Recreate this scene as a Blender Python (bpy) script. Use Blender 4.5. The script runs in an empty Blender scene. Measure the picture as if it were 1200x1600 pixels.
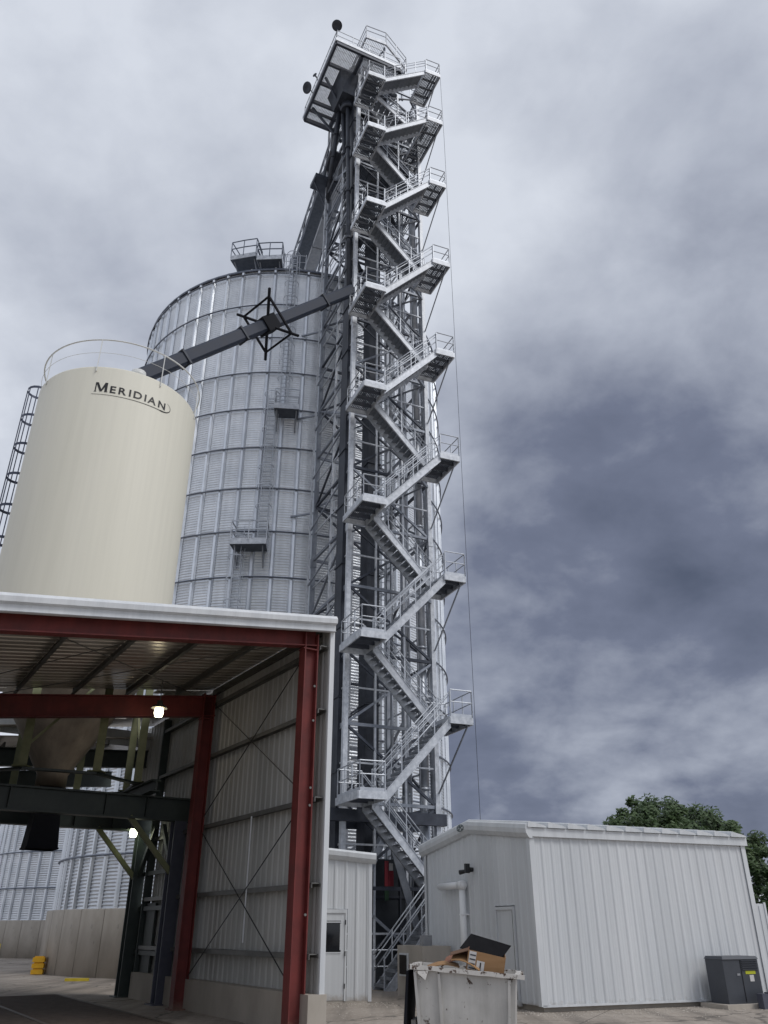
import bpy, math, random
from mathutils import Vector, Matrix
random.seed(7)
R = math.radians
V = Vector
scn = bpy.context.scene
col = scn.collection

# ------------------------------------------------------------------ camera
EYE = 1.85
cam_d = bpy.data.cameras.new('camera')
cam = bpy.data.objects.new('camera', cam_d)
col.objects.link(cam)
cam.location = (0, 0, EYE)
cam.rotation_euler = (R(90 + 27.5), 0, 0)
cam_d.sensor_fit = 'VERTICAL'
cam_d.sensor_height = 24.0
cam_d.sensor_width = 18.0
cam_d.lens = 24.0 * 1250 / 1600
cam_d.clip_start = 0.1
cam_d.clip_end = 4000
scn.camera = cam

# ------------------------------------------------------------------ sky
SUN_AZ, SUN_EL = 122.0, 52.0      # clockwise from +Y: behind the camera, to its right
world = bpy.data.worlds.new('World')
scn.world = world
world.use_nodes = True
nt = world.node_tree
for n in list(nt.nodes):
    nt.nodes.remove(n)


def wn(t, **k):
    n = nt.nodes.new(t)
    for a, b in k.items():
        setattr(n, a, b)
    return n


def wl(a, b):
    nt.links.new(a, b)


def wmath(op, a, b=None, clamp=False):
    n = wn('ShaderNodeMath', operation=op, use_clamp=clamp)
    for i, x in enumerate((a, b)):
        if x is None:
            continue
        if isinstance(x, (int, float)):
            n.inputs[i].default_value = x
        else:
            wl(x, n.inputs[i])
    return n.outputs[0]


def wdot(vec, d):
    n = wn('ShaderNodeVectorMath', operation='DOT_PRODUCT')
    wl(vec, n.inputs[0])
    n.inputs[1].default_value = d
    return n.outputs['Value']


def wsmooth(x, a, b, lo, hi):
    n = wn('ShaderNodeMapRange', interpolation_type='SMOOTHSTEP')
    wl(x, n.inputs[0])
    for i, val in enumerate((a, b, lo, hi)):
        n.inputs[i + 1].default_value = val
    return n.outputs[0]


def adir(az, el):
    return (math.sin(R(az)) * math.cos(R(el)), math.cos(R(az)) * math.cos(R(el)), math.sin(R(el)))


tc = wn('ShaderNodeTexCoord')
sep = wn('ShaderNodeSeparateXYZ')
wl(tc.outputs['Generated'], sep.inputs[0])
zz = wmath('ADD', wmath('MAXIMUM', sep.outputs[2], 0.0), 0.42)
cmb = wn('ShaderNodeCombineXYZ')
wl(wmath('DIVIDE', sep.outputs[0], zz), cmb.inputs[0])
wl(wmath('DIVIDE', sep.outputs[1], zz), cmb.inputs[1])
mp = wn('ShaderNodeMapping')
mp.inputs['Location'].default_value = (3.1, 1.7, 0.4)
wl(cmb.outputs[0], mp.inputs['Vector'])


def wnoise(scale, detail, rough, dist):
    n = wn('ShaderNodeTexNoise')
    n.inputs['Scale'].default_value = scale
    n.inputs['Detail'].default_value = detail
    n.inputs['Roughness'].default_value = rough
    n.inputs['Distortion'].default_value = dist
    wl(mp.outputs[0], n.inputs['Vector'])
    return n.outputs['Fac']


n1 = wnoise(1.5, 5, 0.45, 0.1)
n2 = wnoise(6.5, 8, 0.55, 0.15)
n3 = wnoise(3.1, 6, 0.48, 0.2)
bank = wsmooth(wdot(tc.outputs['Generated'], adir(27, 12)), 0.79, 0.955, 0.0, 1.0)     # the storm bank
t = wmath('ADD', wmath('ADD', wmath('MULTIPLY', n1, 0.40), wmath('MULTIPLY', n3, 0.36)), wmath('MULTIPLY', n2, 0.24))
t = wmath('ADD', wmath('MULTIPLY', wmath('SUBTRACT', t, 0.5), 2.35), 0.88)
t = wmath('SUBTRACT', t, wmath('MULTIPLY', bank, 0.45))
glow = wsmooth(sep.outputs[2], 0.0, 0.10, 0.60, 0.0)                                     # paler band of sky under the cloud
t = wmath('ADD', t, glow, clamp=True)
ramp = wn('ShaderNodeValToRGB')
e = ramp.color_ramp.elements
e[0].position = 0.05
e[0].color = (0.085, 0.103, 0.155, 1)
e[1].position = 0.95
e[1].color = (0.69, 0.73, 0.81, 1)
m1 = e.new(0.35)
m1.color = (0.165, 0.188, 0.265, 1)
m2 = e.new(0.66)
m2.color = (0.44, 0.475, 0.56, 1)
wl(t, ramp.inputs[0])
SKY_STRENGTH = 0.10
sky = wn('ShaderNodeTexSky', sky_type='NISHITA', sun_disc=False)
sky.sun_elevation = R(SUN_EL)
sky.sun_rotation = R(SUN_AZ)
sky.air_density = 1.0
sky.dust_density = 2.0
scl = wn('ShaderNodeVectorMath', operation='SCALE')
wl(ramp.outputs[0], scl.inputs[0])
scl.inputs['Scale'].default_value = 1.0 / SKY_STRENGTH
mix = wn('ShaderNodeMix', data_type='RGBA')
mix.inputs['Factor'].default_value = 0.96           # nearly closed cloud cover
wl(sky.outputs[0], mix.inputs['A'])
wl(scl.outputs[0], mix.inputs['B'])
bg = wn('ShaderNodeBackground')
bg.inputs['Strength'].default_value = SKY_STRENGTH
wl(mix.outputs['Result'], bg.inputs['Color'])
wo = wn('ShaderNodeOutputWorld')
wl(bg.outputs[0], wo.inputs[0])

sun_d = bpy.data.lights.new('sun', 'SUN')
sun_d.energy = 1.5
sun_d.angle = R(22)
sun_d.color = (1.0, 0.97, 0.93)
sun = bpy.data.objects.new('sun', sun_d)
col.objects.link(sun)
sun.rotation_euler = (-V(adir(SUN_AZ, SUN_EL))).to_track_quat('-Z', 'Y').to_euler()

vs = scn.view_settings
vs.view_transform = 'Standard'
vs.look = 'None'
vs.exposure = 0.0
vs.gamma = 1.0
vs.use_curve_mapping = False


# ------------------------------------------------------------------ materials
def mat(name, c, rough=0.5, metal=0.0, c2=None, scale=4.0, detail=6, bump=0.0, bscale=None,
        var=0.0, stretch=None, emit=None, spots=None, streak=0.0, splash=None, contrast=(0.35, 0.65), spec=0.5, dist=0.01):
    m = bpy.data.materials.new(name)
    m.use_nodes = True
    t = m.node_tree
    b = t.nodes['Principled BSDF']
    b.inputs['Roughness'].default_value = rough
    b.inputs['Metallic'].default_value = metal
    b.inputs['Specular IOR Level'].default_value = spec
    out = None
    tco = t.nodes.new('ShaderNodeTexCoord')
    mpg = t.nodes.new('ShaderNodeMapping')
    t.links.new(tco.outputs['Object'], mpg.inputs[0])
    if stretch:
        mpg.inputs['Scale'].default_value = stretch
    if c2 is not None:
        nz = t.nodes.new('ShaderNodeTexNoise')
        nz.inputs['Scale'].default_value = scale
        nz.inputs['Detail'].default_value = detail
        nz.inputs['Roughness'].default_value = 0.6
        t.links.new(mpg.outputs[0], nz.inputs['Vector'])
        rp = t.nodes.new('ShaderNodeValToRGB')
        rp.color_ramp.elements[0].position = contrast[0]
        rp.color_ramp.elements[1].position = contrast[1]
        rp.color_ramp.elements[0].color = (*c, 1)
        rp.color_ramp.elements[1].color = (*c2, 1)
        t.links.new(nz.outputs['Fac'], rp.inputs[0])
        out = rp.outputs[0]
        # roughness drifts with the same wear
        rr = t.nodes.new('ShaderNodeMapRange')
        rr.inputs[3].default_value = max(0.05, rough - 0.08)
        rr.inputs[4].default_value = min(1.0, rough + 0.12)
        t.links.new(nz.outputs['Fac'], rr.inputs[0])
        t.links.new(rr.outputs[0], b.inputs['Roughness'])
    else:
        rgb = t.nodes.new('ShaderNodeRGB')
        rgb.outputs[0].default_value = (*c, 1)
        out = rgb.outputs[0]
    if spots:
        sc, thr, scol = spots
        nz = t.nodes.new('ShaderNodeTexNoise')
        nz.inputs['Scale'].default_value = sc
        nz.inputs['Detail'].default_value = 5
        nz.inputs['Roughness'].default_value = 0.65
        t.links.new(mpg.outputs[0], nz.inputs['Vector'])
        mr = t.nodes.new('ShaderNodeMapRange')
        mr.inputs[1].default_value = thr
        mr.inputs[2].default_value = thr + 0.05
        t.links.new(nz.outputs['Fac'], mr.inputs[0])
        mx = t.nodes.new('ShaderNodeMix')
        mx.data_type = 'RGBA'
        t.links.new(mr.outputs[0], mx.inputs['Factor'])
        t.links.new(out, mx.inputs['A'])
        mx.inputs['B'].default_value = (*scol, 1)
        out = mx.outputs['Result']
    if streak:
        ms = t.nodes.new('ShaderNodeMapping')
        ms.inputs['Scale'].default_value = (3.2, 3.2, 0.10)
        t.links.new(tco.outputs['Object'], ms.inputs[0])
        nz = t.nodes.new('ShaderNodeTexNoise')
        nz.inputs['Scale'].default_value = 1.6
        nz.inputs['Detail'].default_value = 7
        nz.inputs['Roughness'].default_value = 0.68
        t.links.new(ms.outputs[0], nz.inputs['Vector'])
        mr = t.nodes.new('ShaderNodeMapRange')
        mr.inputs[1].default_value = 0.40
        mr.inputs[2].default_value = 0.68
        mr.inputs[3].default_value = 1.0
        mr.inputs[4].default_value = 1.0 - streak
        t.links.new(nz.outputs['Fac'], mr.inputs[0])
        sv = t.nodes.new('ShaderNodeVectorMath')
        sv.operation = 'SCALE'
        t.links.new(out, sv.inputs[0])
        t.links.new(mr.outputs[0], sv.inputs['Scale'])
        out = sv.outputs[0]
    if splash:
        hgt, scol = splash                      # mud thrown up from the ground, ragged upper edge
        sx = t.nodes.new('ShaderNodeSeparateXYZ')
        t.links.new(tco.outputs['Object'], sx.inputs[0])
        nz = t.nodes.new('ShaderNodeTexNoise')
        nz.inputs['Scale'].default_value = 5
        nz.inputs['Detail'].default_value = 8
        nz.inputs['Roughness'].default_value = 0.75
        t.links.new(tco.outputs['Object'], nz.inputs['Vector'])
        ma = t.nodes.new('ShaderNodeMath')
        ma.operation = 'MULTIPLY_ADD'
        ma.inputs[1].default_value = -hgt * 2.2
        t.links.new(nz.outputs['Fac'], ma.inputs[0])
        t.links.new(sx.outputs[2], ma.inputs[2])
        mr = t.nodes.new('ShaderNodeMapRange')
        mr.inputs[1].default_value = -hgt * 1.0
        mr.inputs[2].default_value = -hgt * 0.1
        mr.inputs[3].default_value = 0.75
        mr.inputs[4].default_value = 0.0
        t.links.new(ma.outputs[0], mr.inputs[0])
        mx = t.nodes.new('ShaderNodeMix')
        mx.data_type = 'RGBA'
        t.links.new(mr.outputs[0], mx.inputs['Factor'])
        t.links.new(out, mx.inputs['A'])
        mx.inputs['B'].default_value = (*scol, 1)
        out = mx.outputs['Result']
    if var:
        oi = t.nodes.new('ShaderNodeObjectInfo')
        mr = t.nodes.new('ShaderNodeMapRange')
        mr.inputs[3].default_value = 1 - var
        mr.inputs[4].default_value = 1 + var
        t.links.new(oi.outputs['Random'], mr.inputs[0])
        sv = t.nodes.new('ShaderNodeVectorMath')
        sv.operation = 'SCALE'
        t.links.new(out, sv.inputs[0])
        t.links.new(mr.outputs[0], sv.inputs['Scale'])
        out = sv.outputs[0]
    t.links.new(out, b.inputs['Base Color'])
    if bump:
        nb = t.nodes.new('ShaderNodeTexNoise')
        nb.inputs['Scale'].default_value = bscale or scale * 3
        nb.inputs['Detail'].default_value = 6
        t.links.new(mpg.outputs[0], nb.inputs['Vector'])
        bp = t.nodes.new('ShaderNodeBump')
        bp.inputs['Strength'].default_value = bump
        bp.inputs['Distance'].default_value = dist
        t.links.new(nb.outputs['Fac'], bp.inputs['Height'])
        t.links.new(bp.outputs[0], b.inputs['Normal'])
    if emit:
        b.inputs['Emission Color'].default_value = (*emit[0], 1)
        b.inputs['Emission Strength'].default_value = emit[1]
    return m


M = {}
M['galv_sheet'] = mat('galvanised_sheet', (0.66, 0.695, 0.745), 0.34, 0.55, (0.82, 0.85, 0.89), 0.7, var=0.08, streak=0.10)
M['galv_stiff'] = mat('galvanised_stiffener', (0.66, 0.70, 0.75), 0.34, 0.6, (0.80, 0.83, 0.88), 1.2, var=0.05)
M['galv_dark'] = mat('galvanised_ring', (0.13, 0.15, 0.19), 0.5, 0.6, (0.20, 0.22, 0.27), 2)
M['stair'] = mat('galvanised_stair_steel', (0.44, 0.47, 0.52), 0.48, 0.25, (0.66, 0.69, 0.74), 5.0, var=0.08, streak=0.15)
M['rail'] = mat('galvanised_rail', (0.42, 0.45, 0.50), 0.45, 0.4, (0.54, 0.57, 0.62), 3.0)
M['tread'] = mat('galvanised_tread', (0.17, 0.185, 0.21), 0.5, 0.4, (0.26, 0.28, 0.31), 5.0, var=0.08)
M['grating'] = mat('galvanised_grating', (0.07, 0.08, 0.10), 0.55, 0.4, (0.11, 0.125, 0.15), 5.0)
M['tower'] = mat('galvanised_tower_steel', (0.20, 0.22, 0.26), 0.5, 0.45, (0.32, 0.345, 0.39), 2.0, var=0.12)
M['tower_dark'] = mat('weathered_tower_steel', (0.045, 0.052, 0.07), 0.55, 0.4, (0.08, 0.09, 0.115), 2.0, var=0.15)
M['casing'] = mat('dark_casing_steel', (0.028, 0.033, 0.045), 0.5, 0.3, (0.065, 0.074, 0.095), 1.5, streak=0.3)
M['spout'] = mat('slate_spout_paint', (0.014, 0.021, 0.040), 0.6, 0.0, (0.022, 0.031, 0.054), 2.0)
M['pipe'] = mat('galvanised_pipe', (0.36, 0.39, 0.44), 0.4, 0.6, (0.50, 0.53, 0.58), 2.0, var=0.1)
M['tank'] = mat('cream_tank_paint', (0.66, 0.64, 0.545), 0.55, 0.0, (0.69, 0.67, 0.58), 0.5, stretch=(1, 1, 0.12), bump=0.10, bscale=0.9, streak=0.05, dist=0.03, spec=0.35)
M['hopper_shaded'] = mat('shade_darkened_hopper', (0.17, 0.135, 0.10), 0.6, 0.0, (0.22, 0.18, 0.135), 2.0, streak=0.2)  # hopper colour darkened to brown, standing in for the shade under the roof
M['black_print'] = mat('black_print', (0.012, 0.012, 0.013), 0.5)
M['white_rail'] = mat('white_painted_rail', (0.62, 0.63, 0.62), 0.45, 0.0, (0.70, 0.71, 0.70), 4)
M['dark_rail'] = mat('dark_ladder_steel', (0.05, 0.06, 0.10), 0.5, 0.3, (0.08, 0.09, 0.13), 4)
M['red'] = mat('red_oxide_primer', (0.115, 0.018, 0.016), 0.62, 0.0, (0.175, 0.028, 0.025), 2.5, streak=0.2, splash=(0.25, (0.20, 0.13, 0.10)), spots=(14, 0.70, (0.10, 0.03, 0.025)), bump=0.08, bscale=30)
M['white'] = mat('white_panel_paint', (0.58, 0.605, 0.63), 0.45, 0.0, (0.64, 0.66, 0.68), 0.6, var=0.035, stretch=(1, 1, 0.2), bump=0.14, bscale=1.6, dist=0.02, streak=0.10, splash=(0.22, (0.30, 0.25, 0.20)))
M['trim'] = mat('white_trim_paint', (0.60, 0.625, 0.65), 0.4, 0.0, (0.68, 0.70, 0.72), 1.5, stretch=(1, 1, 0.4), streak=0.14, bump=0.10, bscale=1.2, dist=0.02)
M['liner'] = mat('shed_wall_sheet', (0.40, 0.405, 0.39), 0.42, 0.0, (0.50, 0.50, 0.48), 0.8, var=0.04, stretch=(1, 1, 0.2))
M['roof_liner'] = mat('shed_roof_sheet', (0.48, 0.44, 0.38), 0.22, 0.45, (0.62, 0.57, 0.50), 0.6, var=0.10, stretch=(0.4, 1, 1))
M['girt'] = mat('girt_steel', (0.12, 0.12, 0.115), 0.5, 0.2, (0.20, 0.20, 0.19), 2.0)
M['purlin'] = mat('purlin_steel', (0.07, 0.07, 0.066), 0.5, 0.2, (0.12, 0.12, 0.11), 2.0)
M['olive'] = mat('olive_leg_paint', (0.16, 0.17, 0.085), 0.55, 0.0, (0.22, 0.23, 0.13), 3.0)
M['frame_green'] = mat('dark_green_frame_paint', (0.030, 0.042, 0.040), 0.5, 0.0, (0.05, 0.065, 0.06), 2.0)
M['frame_grey'] = mat('blue_grey_frame_paint', (0.055, 0.06, 0.085), 0.5, 0.0, (0.085, 0.09, 0.12), 2.0)
M['concrete'] = mat('cast_concrete', (0.36, 0.325, 0.28), 0.85, 0.0, (0.46, 0.42, 0.37), 1.2, bump=0.25, bscale=25, stretch=(1, 1, 0.45), spots=(2.2, 0.66, (0.27, 0.255, 0.23)))
M['rubber'] = mat('black_rubber', (0.006, 0.007, 0.011), 0.8, 0.0, (0.011, 0.012, 0.017), 3, spec=0.25)
M['black_panel'] = mat('black_board', (0.008, 0.008, 0.010), 0.85, 0.0, (0.014, 0.014, 0.016), 6, spec=0.2)
M['glass_dark'] = mat('dark_window_glass', (0.010, 0.012, 0.016), 0.06, 0.0)
M['black_metal'] = mat('black_fixture', (0.015, 0.016, 0.018), 0.4)
M['dump'] = mat('chipped_white_dumpster_paint', (0.46, 0.45, 0.43), 0.5, 0.0, (0.54, 0.53, 0.51), 2.2, spots=(7.5, 0.62, (0.06, 0.035, 0.025)), streak=0.2, bump=0.25, bscale=5)
M['dump_rim'] = mat('rusty_rim_paint', (0.52, 0.50, 0.47), 0.5, 0.0, (0.60, 0.58, 0.55), 3, spots=(9, 0.54, (0.07, 0.04, 0.028)), bump=0.3, bscale=12)
M['card'] = mat('cardboard', (0.29, 0.165, 0.075), 0.85, 0.0, (0.34, 0.20, 0.10), 3, stretch=(1, 1, 4))
M['card_red'] = mat('reddish_cardboard', (0.21, 0.095, 0.058), 0.85, 0.0, (0.27, 0.13, 0.085), 3)
M['card_in'] = mat('dark_cardboard_inside', (0.12, 0.065, 0.04), 0.9, 0.0, (0.15, 0.085, 0.05), 3)
M['paper'] = mat('white_paper', (0.62, 0.61, 0.60), 0.8, 0.0, (0.55, 0.54, 0.53), 14)
M['yellow'] = mat('yellow_paint', (0.62, 0.47, 0.03), 0.55, 0.0, (0.70, 0.55, 0.06), 4)
M['orange'] = mat('orange_yellow_plastic', (0.75, 0.40, 0.015), 0.5, 0.0, (0.80, 0.46, 0.03), 3)
M['gen'] = mat('charcoal_enclosure', (0.050, 0.056, 0.068), 0.45, 0.1, (0.062, 0.068, 0.082), 2)
M['label_y'] = mat('yellow_green_label', (0.46, 0.48, 0.02), 0.5)
M['sign_red'] = mat('red_sign', (0.22, 0.018, 0.03), 0.5)
M['sign_green'] = mat('dark_green_panel', (0.02, 0.06, 0.03), 0.5)
M['machine'] = mat('dark_machine_paint', (0.018, 0.022, 0.030), 0.5, 0.1, (0.032, 0.038, 0.048), 1.5)
M['grey_metal'] = mat('grey_machine_metal', (0.25, 0.26, 0.28), 0.5, 0.3, (0.33, 0.34, 0.36), 3)
M['bark'] = mat('bark', (0.06, 0.045, 0.03), 0.9, 0.0, (0.10, 0.075, 0.05), 6, bump=0.4)
M['leaf'] = mat('leaf', (0.025, 0.055, 0.016), 0.6, 0.0, (0.062, 0.105, 0.030), 1.5, contrast=(0.3, 0.7))
M['grate'] = mat('rusty_floor_grate', (0.075, 0.058, 0.048), 0.6, 0.3, (0.12, 0.092, 0.075), 4)
M['pit'] = mat('dark_pit', (0.018, 0.016, 0.015), 0.9)
M['cable'] = mat('dark_cable', (0.03, 0.035, 0.05), 0.6)
M['lamp'] = mat('lit_lamp_glass', (1, 0.96, 0.85), 0.4, emit=((1.0, 0.88, 0.62), 6))
M['lamp2'] = mat('lit_greenish_lamp_glass', (0.95, 1, 0.85), 0.4, emit=((0.93, 1.0, 0.70), 5))
M['pvc'] = mat('white_pvc', (0.82, 0.83, 0.84), 0.35)
M['oval_green'] = mat('dark_emblem_print', (0.03, 0.06, 0.06), 0.5)


def ground_material():
    m = bpy.data.materials.new('weathered_yard_concrete')
    m.use_nodes = True
    t = m.node_tree
    b = t.nodes['Principled BSDF']
    b.inputs['Roughness'].default_value = 0.85
    tco = t.nodes.new('ShaderNodeTexCoord')

    def noise(s, d, r):
        n = t.nodes.new('ShaderNodeTexNoise')
        n.inputs['Scale'].default_value = s
        n.inputs['Detail'].default_value = d
        n.inputs['Roughness'].default_value = r
        t.links.new(tco.outputs['Object'], n.inputs['Vector'])
        return n.outputs['Fac']
    r1 = t.nodes.new('ShaderNodeValToRGB')
    r1.color_ramp.elements[0].position = 0.32
    r1.color_ramp.elements[1].position = 0.70
    r1.color_ramp.elements[0].color = (0.30, 0.26, 0.22, 1)
    r1.color_ramp.elements[1].color = (0.46, 0.41, 0.36, 1)
    t.links.new(noise(0.45, 8, 0.62), r1.inputs[0])
    r2 = t.nodes.new('ShaderNodeValToRGB')
    r2.color_ramp.elements[0].position = 0.35
    r2.color_ramp.elements[1].position = 0.75
    r2.color_ramp.elements[0].color = (0.72, 0.70, 0.68, 1)
    r2.color_ramp.elements[1].color = (1.1, 1.1, 1.1, 1)
    t.links.new(noise(11, 6, 0.7), r2.inputs[0])
    mx = t.nodes.new('ShaderNodeMix')
    mx.data_type = 'RGBA'
    mx.blend_type = 'MULTIPLY'
    mx.inputs['Factor'].default_value = 1
    t.links.new(r1.outputs[0], mx.inputs['A'])
    t.links.new(r2.outputs[0], mx.inputs['B'])
    def mult(colr, fac_socket, lo, hi, dark):
        mr = t.nodes.new('ShaderNodeMapRange')
        mr.inputs[1].default_value = lo
        mr.inputs[2].default_value = hi
        mr.inputs[3].default_value = dark
        mr.inputs[4].default_value = 1.0
        t.links.new(fac_socket, mr.inputs[0])
        sv = t.nodes.new('ShaderNodeVectorMath')
        sv.operation = 'SCALE'
        t.links.new(colr, sv.inputs[0])
        t.links.new(mr.outputs[0], sv.inputs['Scale'])
        return sv.outputs[0]
    colr = mx.outputs['Result']
    wob = t.nodes.new('ShaderNodeTexNoise')
    wob.inputs['Scale'].default_value = 1.3
    wob.inputs['Detail'].default_value = 6
    t.links.new(tco.outputs['Object'], wob.inputs['Vector'])
    ad = t.nodes.new('ShaderNodeVectorMath')
    ad.operation = 'MULTIPLY_ADD'
    ad.inputs[1].default_value = (1.1, 1.1, 0)
    t.links.new(wob.outputs['Color'], ad.inputs[0])
    t.links.new(tco.outputs['Object'], ad.inputs[2])
    vo = t.nodes.new('ShaderNodeTexVoronoi')
    vo.feature = 'DISTANCE_TO_EDGE'
    vo.inputs['Scale'].default_value = 0.22
    t.links.new(ad.outputs[0], vo.inputs['Vector'])
    colr = mult(colr, vo.outputs['Distance'], 0.002, 0.010, 0.45)        # cracks
    br = t.nodes.new('ShaderNodeTexBrick')                               # saw-cut slab joints
    br.offset = 0.0
    br.inputs['Scale'].default_value = 1.0
    br.inputs['Mortar Size'].default_value = 0.018
    br.inputs['Brick Width'].default_value = 4.5
    br.inputs['Row Height'].default_value = 4.5
    rt = t.nodes.new('ShaderNodeMapping')
    rt.inputs['Rotation'].default_value = (0, 0, math.radians(24))
    t.links.new(tco.outputs['Object'], rt.inputs[0])
    t.links.new(rt.outputs[0], br.inputs['Vector'])
    iv = t.nodes.new('ShaderNodeMath')
    iv.operation = 'SUBTRACT'
    iv.inputs[0].default_value = 1.0
    t.links.new(br.outputs['Fac'], iv.inputs[1])
    colr = mult(colr, iv.outputs[0], 0.0, 1.0, 0.5)
    ty = t.nodes.new('ShaderNodeMapping')                                # long tyre smears towards the shed
    ty.inputs['Rotation'].default_value = (0, 0, math.radians(-33))
    ty.inputs['Scale'].default_value = (1.5, 0.06, 1)
    t.links.new(tco.outputs['Object'], ty.inputs[0])
    tn = t.nodes.new('ShaderNodeTexNoise')
    tn.inputs['Scale'].default_value = 1.0
    tn.inputs['Detail'].default_value = 6
    tn.inputs['Roughness'].default_value = 0.6
    t.links.new(ty.outputs[0], tn.inputs['Vector'])
    colr = mult(colr, tn.outputs['Fac'], 0.34, 0.56, 0.62)
    t.links.new(colr, b.inputs['Base Color'])
    bp = t.nodes.new('ShaderNodeBump')
    bp.inputs['Strength'].default_value = 0.35
    bp.inputs['Distance'].default_value = 0.02
    t.links.new(noise(18, 8, 0.7), bp.inputs['Height'])
    t.links.new(bp.outputs[0], b.inputs['Normal'])
    return m


M['ground'] = ground_material()


# ------------------------------------------------------------------ mesh helpers
ROOT = {}


class MB:
    """collects shapes in world coordinates and links them as one mesh object"""

    def __init__(self):
        self.v = []
        self.f = []
        self.s = []

    def add(self, vs, fs, smooth=False):
        o = len(self.v)
        self.v += [V(p) for p in vs]
        self.f += [tuple(i + o for i in f) for f in fs]
        self.s += [smooth] * len(fs)
        return self

    def hexa(self, p):
        return self.add(p, [(0, 3, 2, 1), (4, 5, 6, 7), (0, 1, 5, 4), (1, 2, 6, 5), (2, 3, 7, 6), (3, 0, 4, 7)])

    def box(self, o, ax, ay, az):
        """corner o and three edge vectors"""
        o, ax, ay, az = V(o), V(ax), V(ay), V(az)
        if ax.cross(ay).dot(az) < 0:
            ax, ay = ay, ax
        return self.hexa([o, o + ax, o + ax + ay, o + ay, o + az, o + ax + az, o + ax + ay + az, o + ay + az])

    def beam(self, p, q, w, h, up=(0, 0, 1)):
        p, q, up = V(p), V(q), V(up)
        d = (q - p).normalized()
        if abs(d.dot(up)) > 0.98:
            up = V((0.93, 0.36, 0))
        s = d.cross(up).normalized()
        u = s.cross(d).normalized()
        a, b = s * w / 2, u * h / 2
        return self.hexa([p - a - b, p + a - b, p + a + b, p - a + b, q - a - b, q + a - b, q + a + b, q - a + b])

    def ibeam(self, p, q, w, h, up=(0, 0, 1), tf=0.03, tw=0.02):
        p, q, up = V(p), V(q), V(up)
        d = (q - p).normalized()
        s = d.cross(up).normalized()
        u = s.cross(d).normalized()
        k = u * (h / 2 - tf / 2)
        self.beam(p + k, q + k, w, tf, u)
        self.beam(p - k, q - k, w, tf, u)
        return self.beam(p, q, tw, h - 2 * tf, u)

    def tube(self, p, q, r, n=6, r2=None, caps=True):
        p, q = V(p), V(q)
        d = (q - p).normalized()
        a = d.orthogonal().normalized()
        b = d.cross(a)
        r2 = r if r2 is None else r2
        vs = [p + (a * math.cos(2 * math.pi * i / n) + b * math.sin(2 * math.pi * i / n)) * r for i in range(n)]
        vs += [q + (a * math.cos(2 * math.pi * i / n) + b * math.sin(2 * math.pi * i / n)) * r2 for i in range(n)]
        self.add(vs, [(i, (i + 1) % n, n + (i + 1) % n, n + i) for i in range(n)], n > 5)
        if caps:
            o = len(self.v) - 2 * n
            self.f += [tuple(o + i for i in reversed(range(n))), tuple(o + n + i for i in range(n))]
            self.s += [False, False]
        return self

    def path(self, pts, r, n=6, closed=False):
        pts = [V(p) for p in pts]
        m = len(pts)
        for i in range(m if closed else m - 1):
            self.tube(pts[i], pts[(i + 1) % m], r, n)
        return self

    def lathe(self, c, prof, n=64, a0=0.0, a1=2 * math.pi, smooth=True):
        """prof = [(r, z)], c = xy"""
        full = abs(a1 - a0 - 2 * math.pi) < 1e-6
        k = n if full else n + 1
        vs = []
        for (r, z) in prof:
            for i in range(k):
                a = a0 + (a1 - a0) * i / n
                vs.append((c[0] + r * math.cos(a), c[1] + r * math.sin(a), z))
        fs = []
        for j in range(len(prof) - 1):
            for i in range(n):
                i2 = (i + 1) % k if full else i + 1
                fs.append((j * k + i, j * k + i2, (j + 1) * k + i2, (j + 1) * k + i))
        return self.add(vs, fs, smooth)

    def prism(self, poly, ext):
        """poly: world points in a plane, extruded by vector ext"""
        n = len(poly)
        ext = V(ext)
        vs = [V(p) for p in poly] + [V(p) + ext for p in poly]
        fs = [tuple(reversed(range(n))), tuple(range(n, 2 * n))]
        fs += [(i, (i + 1) % n, n + (i + 1) % n, n + i) for i in range(n)]
        return self.add(vs, fs)

    def obj(self, name, m, parent=None, **props):
        base = ROOT.get(parent.name, V((0, 0, 0))) if parent else V((0, 0, 0))
        me = bpy.data.meshes.new(name)
        me.from_pydata([tuple(p - base) for p in self.v], [], self.f)
        me.polygons.foreach_set('use_smooth', self.s)
        me.materials.append(M[m])
        me.update()
        return link(name, me, parent, **props)


def link(name, me, parent=None, **props):
    o = bpy.data.objects.new(name, me)
    col.objects.link(o)
    if parent:
        o.parent = parent
        ROOT[o.name] = ROOT.get(parent.name, V((0, 0, 0)))
    tag(o, **props)
    return o


def tag(o, label=None, cat=None, group=None, kind=None):
    if label:
        o['label'] = label
    if cat:
        o['category'] = cat
    if group:
        o['group'] = group
    if kind:
        o['kind'] = kind
    return o


def thing(name, loc, label, cat, group=None):
    o = bpy.data.objects.new(name, None)
    col.objects.link(o)
    o.empty_display_size = 0.3
    o.location = loc
    ROOT[o.name] = V(loc)
    return tag(o, label, cat, group)


def part_empty(name, parent):
    o = bpy.data.objects.new(name, None)
    col.objects.link(o)
    o.empty_display_size = 0.2
    o.parent = parent
    ROOT[o.name] = ROOT[parent.name]
    return o


def place(name, me, parent, pos, rz=0.0):
    """shared mesh me (modelled round its own origin) at world pos, under parent"""
    o = bpy.data.objects.new(name, me)
    col.objects.link(o)
    o.parent = parent
    o.location = V(pos) - ROOT[parent.name]
    o.rotation_euler = (0, 0, rz)
    return o


def mesh(name, mb, m):
    me = bpy.data.meshes.new(name)
    me.from_pydata([tuple(p) for p in mb.v], [], mb.f)
    me.polygons.foreach_set('use_smooth', mb.s)
    me.materials.append(M[m])
    me.update()
    return me


def az2(az, d, z=0.0):
    return V((math.sin(R(az)) * d, math.cos(R(az)) * d, z))


UP = V((0, 0, 1))

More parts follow.
